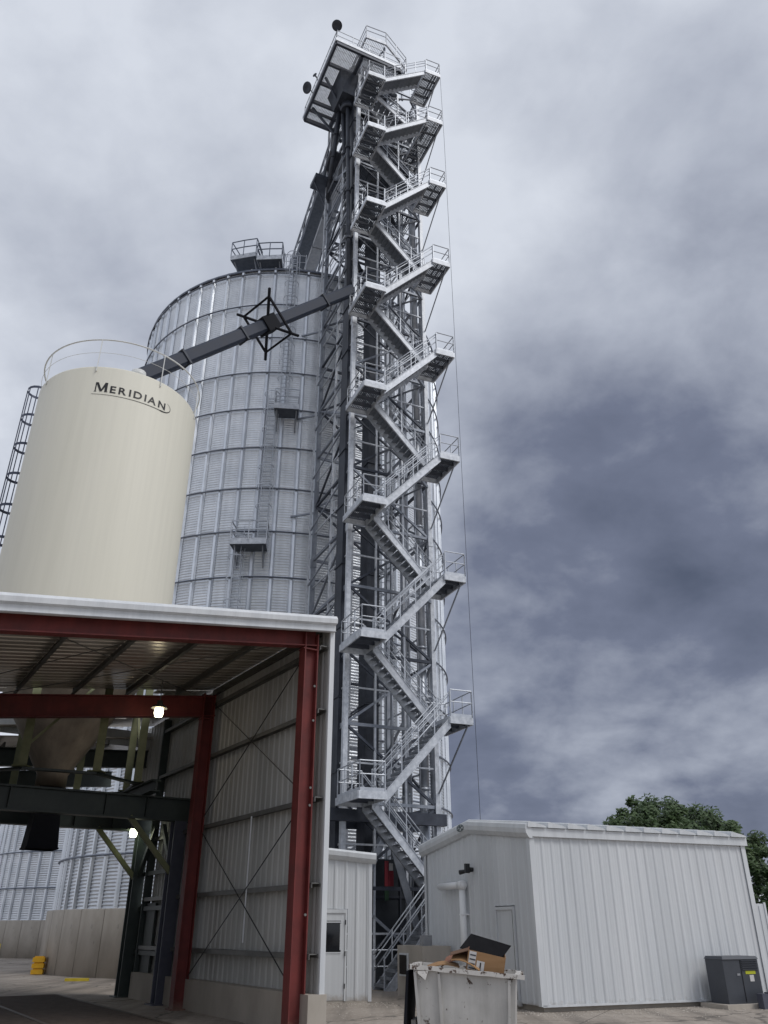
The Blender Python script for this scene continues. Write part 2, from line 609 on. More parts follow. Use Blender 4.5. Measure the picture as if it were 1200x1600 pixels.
# ------------------------------------------------------------------ ground
g = MB()
g.add([(-900, -300, 0), (900, -300, 0), (900, 1500, 0), (-900, 1500, 0)], [(0, 1, 2, 3)])
g.obj('ground', 'ground', kind='structure')


# ------------------------------------------------------------------ grain silos
def make_silo(label, az, D, Rr, z0, z1, courses, ncol, cols, stiff_per, corr, base_label=None, ladders=False):
    c = az2(az, D)
    root = thing('grain_silo', c, label, 'silo', 'corrugated grain silos')
    toward = -V((math.sin(R(az)), math.cos(R(az)), 0))
    phi0 = math.atan2(toward.y, toward.x)          # angle of the point nearest to the camera
    Hc = (z1 - z0) / courses
    da = 2 * math.pi / ncol
    # one corrugated sheet, shared
    sh = MB()
    prof = []
    n = corr * 4
    amp = 0.024
    for j in range(n + 1):
        prof.append((Rr + amp * math.sin(2 * math.pi * j / 4), Hc * j / n))
    sh.lathe((0, 0), prof, 8, -da / 2, da / 2)
    sh_me = mesh('wall_sheet', sh, 'galv_sheet')
    lo, hi = cols
    for k in range(courses):
        for i in range(lo, hi):
            place('wall_sheet', sh_me, root, c + V((0, 0, z0 + k * Hc)), phi0 + i * da)
    # far side of the wall, never seen from the yard
    rw = MB()
    rw.lathe(c, [(Rr, z0), (Rr, z1)], 40, phi0 + (hi - 0.5) * da, phi0 + (ncol + lo - 0.5) * da)
    rw.obj('rear_wall', 'galv_sheet', root)
    # vertical stiffeners, hat section
    st = MB()
    w, dpt = 0.125, 0.11
    H = z1 - z0
    x0 = Rr + 0.022
    st.add([(x0, -w, 0), (x0 + dpt, -w * .45, 0), (x0 + dpt, w * .45, 0), (x0, w, 0),
            (x0, -w, H), (x0 + dpt, -w * .45, H), (x0 + dpt, w * .45, H), (x0, w, H)],
           [(0, 1, 5, 4), (1, 2, 6, 5), (2, 3, 7, 6), (4, 5, 6, 7), (3, 2, 1, 0)])
    st_me = mesh('stiffener', st, 'galv_stiff')
    for i in range(lo * stiff_per, hi * stiff_per + 1):
        place('stiffener', st_me, root, c + V((0, 0, z0)), phi0 + (i / stiff_per - 0.5) * da)
    # wind rings: pipes carried just off the stiffeners
    wr = MB()
    rr = Rr + 0.19
    nseg = 126
    for i in range(nseg):
        a, b = 2 * math.pi * i / nseg, 2 * math.pi * (i + 1) / nseg
        wr.tube((rr * math.cos(a), rr * math.sin(a), 0), (rr * math.cos(b), rr * math.sin(b), 0), 0.048, 5, caps=False)
    wr_me = mesh('wind_ring', wr, 'galv_dark')
    for k in range(1, courses + 1):
        place('wind_ring', wr_me, root, c + V((0, 0, z0 + k * Hc - 0.35)))
    # roof
    rf = MB()
    pk = z1 + Rr * 0.53
    rf.lathe(c, [(Rr + 0.10, z1 + 0.0), (Rr + 0.10, z1 + 0.08), (1.2, pk - 0.2), (1.2, pk + 0.3), (0.0, pk + 0.45)], 84)
    ro = rf.obj('roof', 'galv_stiff', root)
    rb = MB()
    for i in range(42):
        a = phi0 + 2 * math.pi * i / 42
        d = V((math.cos(a), math.sin(a), 0))
        rb.beam(c + d * (Rr + 0.08) + V((0, 0, z1 + 0.13)), c + d * 1.3 + V((0, 0, pk - 0.14)), 0.09, 0.12)
    rb.obj('rib', 'galv_stiff', ro)
    ev = MB()
    ev.lathe(c, [(Rr + 0.09, z1 - 0.03), (Rr + 0.15, z1 - 0.03), (Rr + 0.15, z1 + 0.11), (Rr + 0.09, z1 + 0.11)], 84)
    ev.obj('eave_ring', 'galv_dark', root)
    # concrete stem wall, cast in bays with recessed joints
    nb = 2 * ncol
    fm = MB()
    fm.lathe((0, 0), [(Rr + 0.10, 0), (Rr + 0.35, 0), (Rr + 0.35, z0 - 0.02), (Rr + 0.30, z0 + 0.02), (Rr - 0.2, z0 + 0.02)],
             4, -da / 4 + 0.0016, da / 4 - 0.0016)
    f_me = mesh('foundation_bay', fm, 'concrete')
    fo = MB()
    fo.lathe(c, [(Rr + 0.32, 0), (Rr + 0.32, z0), (Rr - 0.3, z0)], 84)
    fw = fo.obj('foundation_wall', 'concrete', root)
    for i in range(2 * lo, 2 * hi):
        place('foundation_bay', f_me, fw, c, phi0 + (i + 0.5) * da / 2 - da / 4)

    def S(phi, r, z):
        a = phi0 + phi
        return c + V((math.cos(a) * r, math.sin(a) * r, z))
    return root, c, S, pk


SILO_AZ, SILO_D, SILO_R, SILO_Z0, SILO_Z1 = -7.93, 48.5, 10.33, 2.6, 38.6
silo, silo_c, S, silo_peak = make_silo('huge corrugated galvanised silo directly behind the zigzag stair tower',
                                      SILO_AZ, SILO_D, SILO_R, SILO_Z0, SILO_Z1, 14, 21, (-6, 7), 3, 17)
make_silo('farther corrugated silo at the far left, seen through the red framed shed',
          -16.4, 77.0, 10.3, 2.35, 22.0, 8, 21, (-7, 4), 3, 16)


def silo_ladder(phi, za, zb):
    r = SILO_R + 0.30
    m = MB()
    e = 0.23 / r
    m.beam(S(phi - e, r, za), S(phi - e, r, zb), 0.05, 0.05)
    m.beam(S(phi + e, r, za), S(phi + e, r, zb), 0.05, 0.05)
    z = za + 0.3
    while z < zb:
        m.beam(S(phi - e, r, z), S(phi + e, r, z), 0.035, 0.035)
        z += 0.3
    o = m.obj('ladder', 'rail', silo)
    h = MB()
    cr = 0.42
    ctr = SILO_R + 0.55
    z = za + 2.2
    zs = []
    while z < zb:
        zs.append(z)
        z += 1.2
    for z in zs:
        pts = []
        for i in range(9):
            a = -math.pi * 0.62 + math.pi * 1.24 * i / 8
            pts.append(S(phi + cr * math.sin(a) / ctr, ctr + cr * math.cos(a), z))
        for i in range(8):
            h.beam(pts[i], pts[i + 1], 0.02, 0.055)
    for a in (-1.5, -0.75, 0, 0.75, 1.5):
        h.beam(S(phi + cr * math.sin(a) / ctr, ctr + cr * math.cos(a), zs[0]),
               S(phi + cr * math.sin(a) / ctr, ctr + cr * math.cos(a), zs[-1]), 0.035, 0.015)
    h.obj('safety_cage', 'rail', o)


def silo_platform(pa, pb, z, depth=1.0, r0=None, rail_m='rail', rh=1.1, brk=0.9):
    r0 = r0 or SILO_R + 0.2
    m = MB()
    m.hexa([S(pa, r0, z - 0.22), S(pa, r0 + depth, z - 0.22), S(pb, r0 + depth, z - 0.22), S(pb, r0, z - 0.22),
            S(pa, r0, z), S(pa, r0 + depth, z), S(pb, r0 + depth, z), S(pb, r0, z)])
    o = m.obj('platform', 'grating', silo)
    k = MB()
    k.beam(S(pa, r0 + depth + .02, z - .05), S(pb, r0 + depth + .02, z - .05), 0.03, 0.34)
    k.beam(S(pa, r0, z - .05), S(pa, r0 + depth, z - .05), 0.03, 0.34)
    k.beam(S(pb, r0, z - .05), S(pb, r0 + depth, z - .05), 0.03, 0.34)
    k.obj('kick_plate', 'stair', o)
    rl = MB()
    corners = [S(pa, r0, 0), S(pa, r0 + depth, 0), S((pa + pb) / 2, r0 + depth, 0), S(pb, r0 + depth, 0), S(pb, r0, 0)]
    for cpt in corners:
        rl.beam(cpt + V((0, 0, z)), cpt + V((0, 0, z + rh)), 0.05, 0.05)
    for hh in (rh, rh * 0.55):
        for i in range(4):
            rl.beam(corners[i] + V((0, 0, z + hh)), corners[i + 1] + V((0, 0, z + hh)), 0.05, 0.05)
    rl.obj('railing', rail_m, o)
    b = MB()
    for p in (pa + .1 * (pb - pa), pb - .1 * (pb - pa)):
        b.beam(S(p, r0 - 0.05, z - 0.22 - brk), S(p, r0 + depth * .8, z - 0.2), 0.06, 0.06)
        b.beam(S(p, r0 - 0.05, z - 0.22 - brk), S(p, r0 - 0.05, z - 0.2), 0.06, 0.06)
    b.obj('bracket', 'tower', o)


silo_ladder(-0.045, 27.6, 39.6)
silo_ladder(-0.105, 19.3, 28.8)
silo_ladder(-0.215, 3.2, 20.5)
silo_platform(-0.085, 0.035, 27.6, 0.95)
silo_platform(-0.235, -0.075, 19.3, 0.95)
silo_platform(-0.435, -0.275, 39.9, 1.2, SILO_R - 0.9, 'galv_dark', 1.3, 0.7)
silo_platform(-0.262, -0.115, 39.4, 1.2, SILO_R - 0.75, 'galv_dark', 1.2, 0.7)
# roof-edge steps and a short hooped rail where the ladder comes up
hp = MB()
for p in (-0.10, -0.055, -0.01, 0.03):
    hp.path([S(p, SILO_R + .1, 38.7), S(p, SILO_R + .1, 40.0), S(p, SILO_R - .5, 40.25), S(p, SILO_R - .9, 39.4)], 0.025, 5)
hp.path([S(-0.10, SILO_R + .1, 39.9), S(-0.055, SILO_R + .1, 39.9), S(-0.01, SILO_R + .1, 39.9), S(0.03, SILO_R + .1, 39.9)], 0.025, 5)
hp.path([S(-0.10, SILO_R + .1, 39.35), S(0.03, SILO_R + .1, 39.35)], 0.02, 5)
hp.obj('roof_railing', 'rail', silo)

# ------------------------------------------------------------------ cream tank
TZ0, TZ1, TR = 9.9, 19.15, 2.83
tank_c = az2(-21.75, 27.0)
tank = thing('hopper_tank', tank_c + V((0, 0, 5.9)), 'smooth cream hopper tank lettered MERIDIAN above the red framed shed', 'tank')
m = MB()
m.lathe(tank_c, [(TR, TZ0), (TR, TZ1 - 0.08), (TR - 0.03, TZ1 - 0.02), (TR - 0.1, TZ1)], 96)
shell = m.obj('shell', 'tank', tank)
m = MB()
m.lathe(tank_c, [(TR - 0.1, TZ1 + 0.002), (0.45, TZ1 + 1.0), (0.45, TZ1 + 1.25), (0.0, TZ1 + 1.27)], 64)
m.obj('roof', 'tank', tank)
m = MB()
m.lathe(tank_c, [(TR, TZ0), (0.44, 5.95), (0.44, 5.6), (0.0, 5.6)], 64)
m.obj('hopper', 'hopper_shaded', tank)
# guard rail
RR = TR + 0.02
rl = MB()
NS = 72
for (zz_, r_) in ((TZ1 + 1.12, 0.028), (TZ1 + 0.55, 0.008)):
    for i in range(NS):
        a, b = 2 * math.pi * i / NS, 2 * math.pi * (i + 1) / NS
        rl.tube(tank_c + V((RR * math.cos(a), RR * math.sin(a), zz_)), tank_c + V((RR * math.cos(b), RR * math.sin(b), zz_)), r_, 5, caps=False)
t_phi = math.atan2(-tank_c.y, -tank_c.x)
for i in range(8):
    a = t_phi - 0.35 + i * math.pi / 4
    d = V((math.cos(a), math.sin(a), 0))
    rl.beam(tank_c + d * RR + V((0, 0, TZ1 - 0.25)), tank_c + d * RR + V((0, 0, TZ1 + 1.12)), 0.05, 0.03)
rl.obj('guard_rail', 'white_rail', tank)
mh = MB()
a = t_phi + 0.18
pp = tank_c + V((math.cos(a), math.sin(a), 0)) * (TR - 0.55)
mh.tube(pp + V((0, 0, TZ1 + 0.1)), pp + V((0, 0, TZ1 + 0.38)), 0.26, 14)
mh.obj('roof_hatch', 'white_rail', tank)
# caged ladder on the left flank
la = t_phi - math.pi / 2 - 0.50
ld = V((math.cos(la), math.sin(la), 0))
ls = V((-ld.y, ld.x, 0))
lad = MB()
L0 = tank_c + ld * (TR + 0.2)
for s in (-0.22, 0.22):
    lad.beam(L0 + ls * s + V((0, 0, 10)), L0 + ls * s + V((0, 0, TZ1 + 1.25)), 0.045, 0.045)
z = 10.2
while z < TZ1 + 0.9:
    lad.beam(L0 - ls * .22 + V((0, 0, z)), L0 + ls * .22 + V((0, 0, z)), 0.03, 0.03)
    z += 0.3
lo_ = lad.obj('ladder', 'dark_rail', tank)
cg = MB()
hz = [11.4 + 1.28 * i for i in range(8)]


def cage_pt(a, z):
    return L0 + ld * (0.42 + 0.42 * math.cos(a)) + ls * (0.40 * math.sin(a)) + V((0, 0, z))


for j, z in enumerate(hz):
    for i in range(12):
        a0, a1 = -2.4 + 4.8 * i / 12, -2.4 + 4.8 * (i + 1) / 12
        cg.beam(cage_pt(a0, z), cage_pt(a1, z), 0.015, 0.10)
for a in (-2.0, -1.2, -0.4, 0.4, 1.2, 2.0):
    cg.beam(cage_pt(a, hz[0]), cage_pt(a, hz[-1]), 0.035, 0.035)
cg.obj('safety_cage', 'dark_rail', lo_)


# lettering, bent round the shell
def wrap_text(body, size, x_start, zbase, r, parent, extr=0.004, bold=0.0, sx=1.0):
    cu = bpy.data.curves.new('txt', 'FONT')
    cu.body = body
    cu.size = size
    cu.offset = bold
    cu.resolution_u = 4
    ob = bpy.data.objects.new('txt', cu)
    col.objects.link(ob)
    dg = bpy.context.evaluated_depsgraph_get()
    me0 = bpy.data.meshes.new_from_object(ob.evaluated_get(dg))
    vs = [(v.co.x * sx, v.co.y) for v in me0.vertices]
    fs = [tuple(p.vertices) for p in me0.polygons]
    bpy.data.objects.remove(ob)
    bpy.data.curves.remove(cu)
    wdt = max(v[0] for v in vs)
    o = MB()
    pts = []
    for (x, y) in vs:
        a = t_phi + (x_start + x) / TR
        pts.append(tank_c + V((math.cos(a) * r, math.sin(a) * r, zbase + y)))
    o.add(pts, fs)
    o.obj('letter', 'black_print', parent)
    return wdt


def arc_pt(x, z):
    a = t_phi + x / TR
    return tank_c + V((math.cos(a) * (TR + 0.009), math.sin(a) * (TR + 0.009), z))


LB = 18.06                                # baseline of the lettering
xs = -0.92
mm_ = MB()
mh_, mw_ = 0.385, 0.40
for quad in (((0, 0), (.09, 0), (.09, 1), (0, 1)), ((.91, 0), (1, 0), (1, 1), (.91, 1)),
             ((.0, 1), (.22, 1), (.56, .18), (.44, .0)), ((1, 1), (.78, 1), (.46, .10), (.56, .0)), ((-.06, 0), (.15, 0), (.15, .06), (-.06, .06)), ((.85, 0), (1.06, 0), (1.06, .06), (.85, .06))):
    q4 = [arc_pt(xs + x * mw_ + (0.0 if x < .5 else .0), LB + y * mh_) for x, y in quad]
    mm_.add(q4, [(0, 1, 2, 3)])
mm_.box(arc_pt(xs + mw_ * .80, LB), arc_pt(xs + mw_ * 1.0, LB) - arc_pt(xs + mw_ * .80, LB), UP * mh_, (arc_pt(xs, LB) - tank_c).normalized() * .001)
mm_.obj('letter', 'black_print', shell)
xs += mw_ + 0.075
for ch in 'ERIDIAN':
    xs += wrap_text(ch, 0.395, xs, LB, TR + 0.008, shell, bold=0.009, sx=1.08) + 0.07
arc = MB()
pts = []
for i in range(57):
    u_ = i / 56
    if u_ < 0.5:
        x = -1.02 + (xs - 0.22 + 1.02) * u_ / 0.5
        pts.append((x, LB - 0.10 - 0.015 * math.sin(u_ / .5 * math.pi), 0.006 + 0.012 * u_))
    else:
        k_ = (u_ - 0.5) / 0.5
        a = -math.pi / 2 + k_ * 2.5
        pts.append((xs - 0.22 + 0.38 * math.cos(a), LB + 0.13 + 0.23 * math.sin(a), 0.006 + 0.020 * (1 - k_) ** 1.5))
for (x0, z0_, w0), (x1, z1_, w1) in zip(pts[:-1], pts[1:]):
    dx, dz = x1 - x0, z1_ - z0_
    l = math.hypot(dx, dz) or 1
    nx, nz_ = -dz / l, dx / l
    arc.add([arc_pt(x0 - nx * w0, z0_ - nz_ * w0), arc_pt(x1 - nx * w1, z1_ - nz_ * w1),
             arc_pt(x1 + nx * w1, z1_ + nz_ * w1), arc_pt(x0 + nx * w0, z0_ + nz_ * w0)], [(0, 1, 2, 3)])
arc.obj('logo_swoosh', 'black_print', shell)
# legs of the tank
for i in range(8):
    a = t_phi + R(-18.6 + 45 * i)
    d = V((math.cos(a), math.sin(a), 0)) * 2.55
    lg = MB()
    lg.beam(tank_c + d + V((0, 0, 5.77)), tank_c + d + V((0, 0, 10.2)), 0.22, 0.22)
    lg.box(tank_c + d + V((-.2, -.2, 5.755)), (.4, 0, 0), (0, .4, 0), (0, 0, .03))
    lg.obj('leg', 'olive', tank)
    a2 = t_phi + R(-18.6 + 45 * (i + 1))
    d2 = V((math.cos(a2), math.sin(a2), 0)) * 2.55
    if i % 2 == 0:
        br = MB()
        br.beam(tank_c + d + V((0, 0, 6.3)), tank_c + d2 + V((0, 0, 8.6)), 0.07, 0.07)
        br.obj('diagonal_brace', 'olive', tank)

# ------------------------------------------------------------------ drive-through shed frame of reference
C0 = V((-1.42, 18.9, 0))
sa = V((-0.84, -0.542, 0)).normalized()
sb = V((-sa.y * -1, 0, 0))
sb = V((sa.y, -sa.x, 0))          # perpendicular, pointing away from the camera
if sb.y < 0:
    sb = -sb


def H(a, b, z):
    return C0 + sa * a + sb * b + V((0, 0, z))


# steel frame that carries the tank
fr = thing('tank_support_frame', H(3.9, 9.9, 0), 'dark steel beam frame carrying the cream hopper tank', 'steel frame')
for b in (8.2, 11.6):
    m = MB()
    m.ibeam(H(-0.1, b, 5.02), H(8.0, b, 5.02), 0.34, 0.66, tf=0.05, tw=0.04)
    bo = m.obj('main_beam', 'frame_green', fr)
    for a in (1.4, 2.6, 5.2, 6.4):
        m = MB()
        m.box(H(a, b - 0.16, 4.74), sa * 0.025, sb * 0.32, UP * 0.56)
        m.obj('web_plate', 'frame_green', bo)
for a in (1.5, 6.3):
    m = MB()
    m.ibeam(H(a, 7.2, 5.52), H(a, 12.7, 5.52), 0.28, 0.33, tf=0.04, tw=0.03)
    m.obj('cross_beam', 'frame_green', fr)
for i in range(8):
    a, a2 = t_phi + R(-18.6 + 45 * i), t_phi + R(-18.6 + 45 * (i + 1))
    m = MB()
    m.beam(tank_c + V((math.cos(a), math.sin(a), 0)) * 2.55 + UP * 5.72, tank_c + V((math.cos(a2), math.sin(a2), 0)) * 2.55 + UP * 5.72, 0.2, 0.06)
    m.obj('ring_beam', 'frame_green', fr)
for (a, b, mm) in ((0.35, 8.2, 'frame_grey'), (0.35, 11.6, 'frame_green'), (7.5, 8.2, 'frame_grey'), (7.5, 11.6, 'frame_green')):
    m = MB()
    m.ibeam(H(a, b, 0.02), H(a, b, 4.69), 0.36, 0.40, up=sb, tf=0.04, tw=0.03)
    m.box(H(a - .3, b - .3, 0), sa * .6, sb * .6, UP * .03)
    m.obj('column', mm, fr)
    s = 1 if a < 3 else -1
    m = MB()
    m.beam(H(a + s * 0.1, b, 3.3), H(a + s * 1.5, b, 4.75), 0.12, 0.14)
    m.obj('knee_brace', 'olive', fr)
    m = MB()
    t_ = 1 if b < 10 else -1
    m.beam(H(a, b + t_ * .1, 3.3), H(a, b + t_ * 1.35, 4.7), 0.12, 0.14)
    m.obj('knee_brace', 'frame_green', fr)
m = MB()
m.box(H(0.1, 10.0, 0.05), sa * 0.06, sb * 2.0, UP * 2.5)
m.obj('guard_panel', 'frame_green', fr)
for z in (1.2, 2.4, 3.4):
    m = MB()
    m.beam(H(0.2, 8.2, z), H(0.2, 11.6, z), 0.08, 0.12)
    m.obj('side_rail', 'frame_green', fr)

# rubber loading boot under the hopper
m = MB()
cb = tank_c
q = []
for (z, hw) in ((5.58, 0.33), (4.9, 0.35), (3.92, 0.43)):
    for (i, j) in ((-1, -1), (1, -1), (1, 1), (-1, 1)):
        q.append(cb + sa * hw * i + sb * hw * j + UP * z)
m.add(q, [(0, 1, 5, 4), (1, 2, 6, 5), (2, 3, 7, 6), (3, 0, 4, 7), (4, 5, 9, 8), (5, 6, 10, 9), (6, 7, 11, 10), (7, 4, 8, 11), (0, 3, 2, 1)])
o = m.obj('loading_boot', 'rubber', label='black rubber loading boot hanging below the tank hopper', cat='loading boot')
m = MB()
for i in range(4):
    a, b = q[8 + i], q[8 + (i + 1) % 4]
    m.beam(a - UP * .02, b - UP * .02, 0.05, 0.05)
m.obj('hem', 'rubber', o)

# ------------------------------------------------------------------ red framed shed
shed = thing('drive_through_shed', H(4, 3.4, 0), 'open drive-through shed with red steel columns and white rake trim', 'shed')
PITCH = 0.13
ROOF0 = 8.55                      # top of the roof sheet at a = 0


def rz_(a):
    return ROOF0 - PITCH * a


AW = 8.4                          # shed width
# columns and rafters
for (a, b, w) in ((0.46, 0.0, 0.36), (0.46, 6.45, 0.36), (AW - .4, 0.0, 0.36), (AW - .4, 6.45, 0.36)):
    m = MB()
    top = rz_(a) - (0.30 if b == 0.0 else 0.36)
    m.ibeam(H(a, b, 0.02), H(a, b, top), 0.30, w, up=sa, tf=0.03, tw=0.02)
    m.box(H(a - .25, b - .22, 0.0), sa * .5, sb * .44, UP * 0.03)
    co = m.obj('column', 'red', shed)
    if b == 0.0 and a < 1:
        for z in (2.1, 4.25, 4.62, 6.1, 6.9):
            bl = MB()
            bl.tube(H(a - .1, b - .15, z), H(a - .1, b - .175, z), 0.028, 8)
            bl.obj('bolt', 'girt', co)
for (b, dep) in ((0.0, 0.46), (6.45, 0.60)):
    m = MB()
    z_off = 0.15 if b == 0.0 else 0.42
    pa, pb = H(0.28, b, rz_(0.28) - z_off - dep / 2), H(AW, b, rz_(AW) - z_off - dep / 2)
    m.ibeam(pa, pb, 0.26, dep, tf=0.03, tw=0.02)
    ro = m.obj('rafter', 'red', shed)
    m = MB()
    m.box(H(0.27, b - .14, rz_(.3) - z_off - dep - .12), sa * .40, sb * .28, UP * .03)
    m.obj('splice_plate', 'red', ro)
# purlins
for a in (0.05, 1.25, 2.75, 4.25, 5.75, 7.25):
    m = MB()
    m.beam(H(a, 0.15, rz_(a) - 0.16), H(a, 7.2, rz_(a) - 0.16), 0.02, 0.22)
    m.beam(H(a + .04, 0.15, rz_(a) - 0.27), H(a + .04, 7.2, rz_(a) - 0.27), 0.09, 0.015)
    m.obj('purlin', 'purlin', shed)
# roof sheets
for i in range(8):
    b0 = -0.28 + i * 0.95
    m = MB()
    prof = []
    for k in range(3):
        s = k * 0.95 / 3
        prof += [(s, 0), (s + .03, .035), (s + .07, .035), (s + .10, 0)]
    prof.append((0.948, 0))
    pa = [H(-0.05, b0 + s, rz_(-0.05) + h - 0.03) for s, h in prof]
    pb = [H(AW + .3, b0 + s, rz_(AW + .3) + h - 0.03) for s, h in prof]
    n = len(prof)
    m.add(pa + pb, [(k, k + 1, n + k + 1, n + k) for k in range(n - 1)])
    m.obj('roof_sheet', 'roof_liner', shed)
# rod bracing under the roof
for (a0, b0, a1, b1) in ((0.6, 0.2, 6.5, 6.6), (6.5, 0.2, 0.6, 6.6), (4.0, 0.2, 8.2, 6.6)):
    m = MB()
    m.tube(H(a0, b0, rz_(a0) - .42), H(a1, b1, rz_(a1) - .42), 0.012, 5)
    m.obj('brace_rod', 'purlin', shed)
# rake trim: two-step white fascia along the front
m = MB()
poly = [(-0.42, -0.30), (-0.36, -0.30), (-0.36, -0.14), (-0.45, -0.11), (-0.46, 0.0), (-0.40, 0.08), (-0.26, 0.10), (-0.26, -0.30)]
A0, A1 = -0.06, AW + 0.6
pa = [H(A0, b, rz_(A0) + z) for b, z in poly]
pb = [H(A1, b, rz_(A1) + z) for b, z in poly]
n = len(poly)
m.add(pa + pb, [tuple(range(n)), tuple(reversed(range(n, 2 * n)))] + [(k, n + k, n + (k + 1) % n, (k + 1) % n) for k in range(n)])
m.obj('rake_trim', 'trim', shed)
m = MB()
m.box(H(-0.075, -0.30, 0.66), sa * 0.12, sb * 0.05, UP * (ROOF0 - .95))
m.box(H(-0.075, -0.248, 0.66), sa * 0.02, sb * 0.12, UP * (ROOF0 - .95))
m.obj('corner_trim', 'trim', shed)
# side wall sheets + concrete kerb + girts
def rib_sheet(p0, d, nrm, width, zbot, ztop, ribs=3, rh=0.032):
    """ribbed sheet from p0 along d; ztop is a function of the distance along d (0..width)"""
    d, nrm = V(d).normalized(), V(nrm).normalized()
    prof = []
    pw = width / ribs
    for k in range(ribs):
        s = k * pw
        prof += [(s, 0), (s + .04, rh), (s + .085, rh), (s + .125, 0)]
        prof += [(s + pw * .56 - .012, 0), (s + pw * .56, rh * .15), (s + pw * .56 + .012, 0)]
        prof += [(s + pw * .8 - .012, 0), (s + pw * .8, rh * .15), (s + pw * .8 + .012, 0)]
    prof.append((width - 0.002, 0))
    m = MB()
    n = len(prof)
    p0 = V(p0)
    lo = [V((*(p0 + d * s + nrm * h).xy, zbot)) for s, h in prof]
    hi = [V((*(p0 + d * s + nrm * h).xy, ztop(s))) for s, h in prof]
    bk = [V((*(p0 + d * s - nrm * .004).xy, zbot)) for s in (0, width - .002)]
    bh = [V((*(p0 + d * s - nrm * .004).xy, ztop(s))) for s in (0, width - .002)]
    m.add(lo + hi, [(k, k + 1, n + k + 1, n + k) for k in range(n - 1)])
    m.add(bk + bh, [(0, 2, 3, 1)])
    return m


for i in range(12):
    m = rib_sheet(H(0.0, -0.24 + i * 0.93, 0), sb, sa, 0.93, 0.66, lambda s: ROOF0 - 0.10)
    m.obj('wall_sheet', 'liner', shed)
m = MB()
m.box(H(-0.10, -0.35, 0), sa * 0.42, sb * 11.4, UP * 0.68)
m.obj('concrete_kerb', 'concrete', shed)
for z in (1.38, 2.70, 4.43, 6.38, 7.90):
    m = MB()
    m.beam(H(0.15, -0.2, z), H(0.15, 10.9, z), 0.20, 0.02)
    m.beam(H(0.05, -0.2, z - .035), H(0.05, 10.9, z - .035), 0.015, 0.06)
    m.beam(H(0.25, -0.2, z - .05), H(0.25, 10.9, z - .05), 0.015, 0.09)
    m.obj('girt', 'girt', shed)
for (b0, z0_, b1, z1_) in ((0.2, 0.6, 6.6, 4.4), (6.6, 0.6, 0.2, 4.4), (0.2, 4.5, 6.6, 8.0), (6.6, 4.5, 0.2, 8.0)):
    m = MB()
    m.tube(H(0.30, b0, z0_), H(0.30, b1, z1_), 0.014, 5)
    m.obj('brace_rod', 'black_metal', shed)
m = MB()
m.beam(H(0.27, 3.1, 1.55), H(0.27, 3.1, 4.35), 0.03, 0.03)
m.obj('conduit', 'trim', shed)
# end wall post line beyond the second column
m = MB()
m.box(H(0.03, 10.92, 0.68), sa * .25, sb * .08, UP * 7.6)
m.obj('end_post', 'frame_green', shed)


# unseen left side wall, added to shade the interior; rear bay behind the tank
for i in range(20):
    m = rib_sheet(H(AW, -0.24 + i * 0.93, 0), sb, -sa, 0.93, 0.66, lambda s: rz_(AW) - 0.06)
    m.obj('wall_sheet', 'liner', shed)
m = MB()
m.box(H(AW - .32, -0.35, 0), sa * 0.42, sb * 18.8, UP * 0.68)
m.obj('concrete_kerb', 'concrete', shed)
for i in range(3):
    m = rib_sheet(H(0.0, -0.24 + (12 + i) * 0.93, 0), sb, sa, 0.93, 5.9, lambda s: ROOF0 - 0.10)
    m.obj('wall_sheet', 'liner', shed)
ta, tb = (tank_c - C0).dot(sa), (V((tank_c.x, tank_c.y, 0)) - C0).dot(sb)
b = 7.34
while b < 13.0:                      # roof strips cut round the tank
    near = 0 if b < tb < b + .5 else min(abs(b - tb), abs(b + .5 - tb))
    half = math.sqrt(max(0, (TR + .08) ** 2 - near ** 2)) if near < TR + .08 else 0
    spans = [(-.15, AW + .3)] if half == 0 else [(-.15, ta - half), (ta + half, AW + .3)]
    for (a0, a1) in spans:
        if a1 - a0 < .1:
            continue
        m = MB()
        m.hexa([H(a0, b, rz_(a0) - .03), H(a1, b, rz_(a1) - .03), H(a1, b + .498, rz_(a1) - .03), H(a0, b + .498, rz_(a0) - .03),
                H(a0, b, rz_(a0)), H(a1, b, rz_(a1)), H(a1, b + .498, rz_(a1)), H(a0, b + .498, rz_(a0))])
        m.obj('roof_sheet', 'roof_liner', shed)
    b += .5
for b in (13.4, 18.6):
    m = MB()
    dep = 0.6
    m.ibeam(H(-0.2, b, rz_(0) - .9 - dep / 2), H(AW, b, rz_(AW) - .5 - dep / 2), 0.26, dep, tf=0.03, tw=0.02)
    m.obj('rafter', 'frame_green', shed)
m = MB()
m.box(H(0.0, 13.2, rz_(0) - .85), sa * AW, sb * .06, UP * .55)
m.obj('rear_fascia', 'trim', shed)
for i in range(7):
    b0 = 13.0 + i * .95
    m = MB()
    m.hexa([H(-.3, b0, rz_(0) - .5), H(AW + .3, b0, rz_(AW) - .3), H(AW + .3, b0 + .94, rz_(AW) - .3), H(-.3, b0 + .94, rz_(0) - .5),
            H(-.3, b0, rz_(0) - .46), H(AW + .3, b0, rz_(AW) - .26), H(AW + .3, b0 + .94, rz_(AW) - .26), H(-.3, b0 + .94, rz_(0) - .46)])
    m.obj('roof_sheet', 'roof_liner', shed)
for (a, b) in ((AW - .4, 13.4), (AW - .4, 18.6)):
    m = MB()
    m.ibeam(H(a, b, 0.02), H(a, b, rz_(a) - 1.3), 0.26, 0.3, up=sa, tf=0.03, tw=0.02)
    m.obj('column', 'frame_green', shed)
for a in (1.5, 3.2, 4.9, 6.6):
    m = MB()
    m.beam(H(a, 13.2, rz_(a) - .62), H(a, 19.4, rz_(a) - .62), 0.06, 0.2)
    m.obj('purlin', 'purlin', shed)


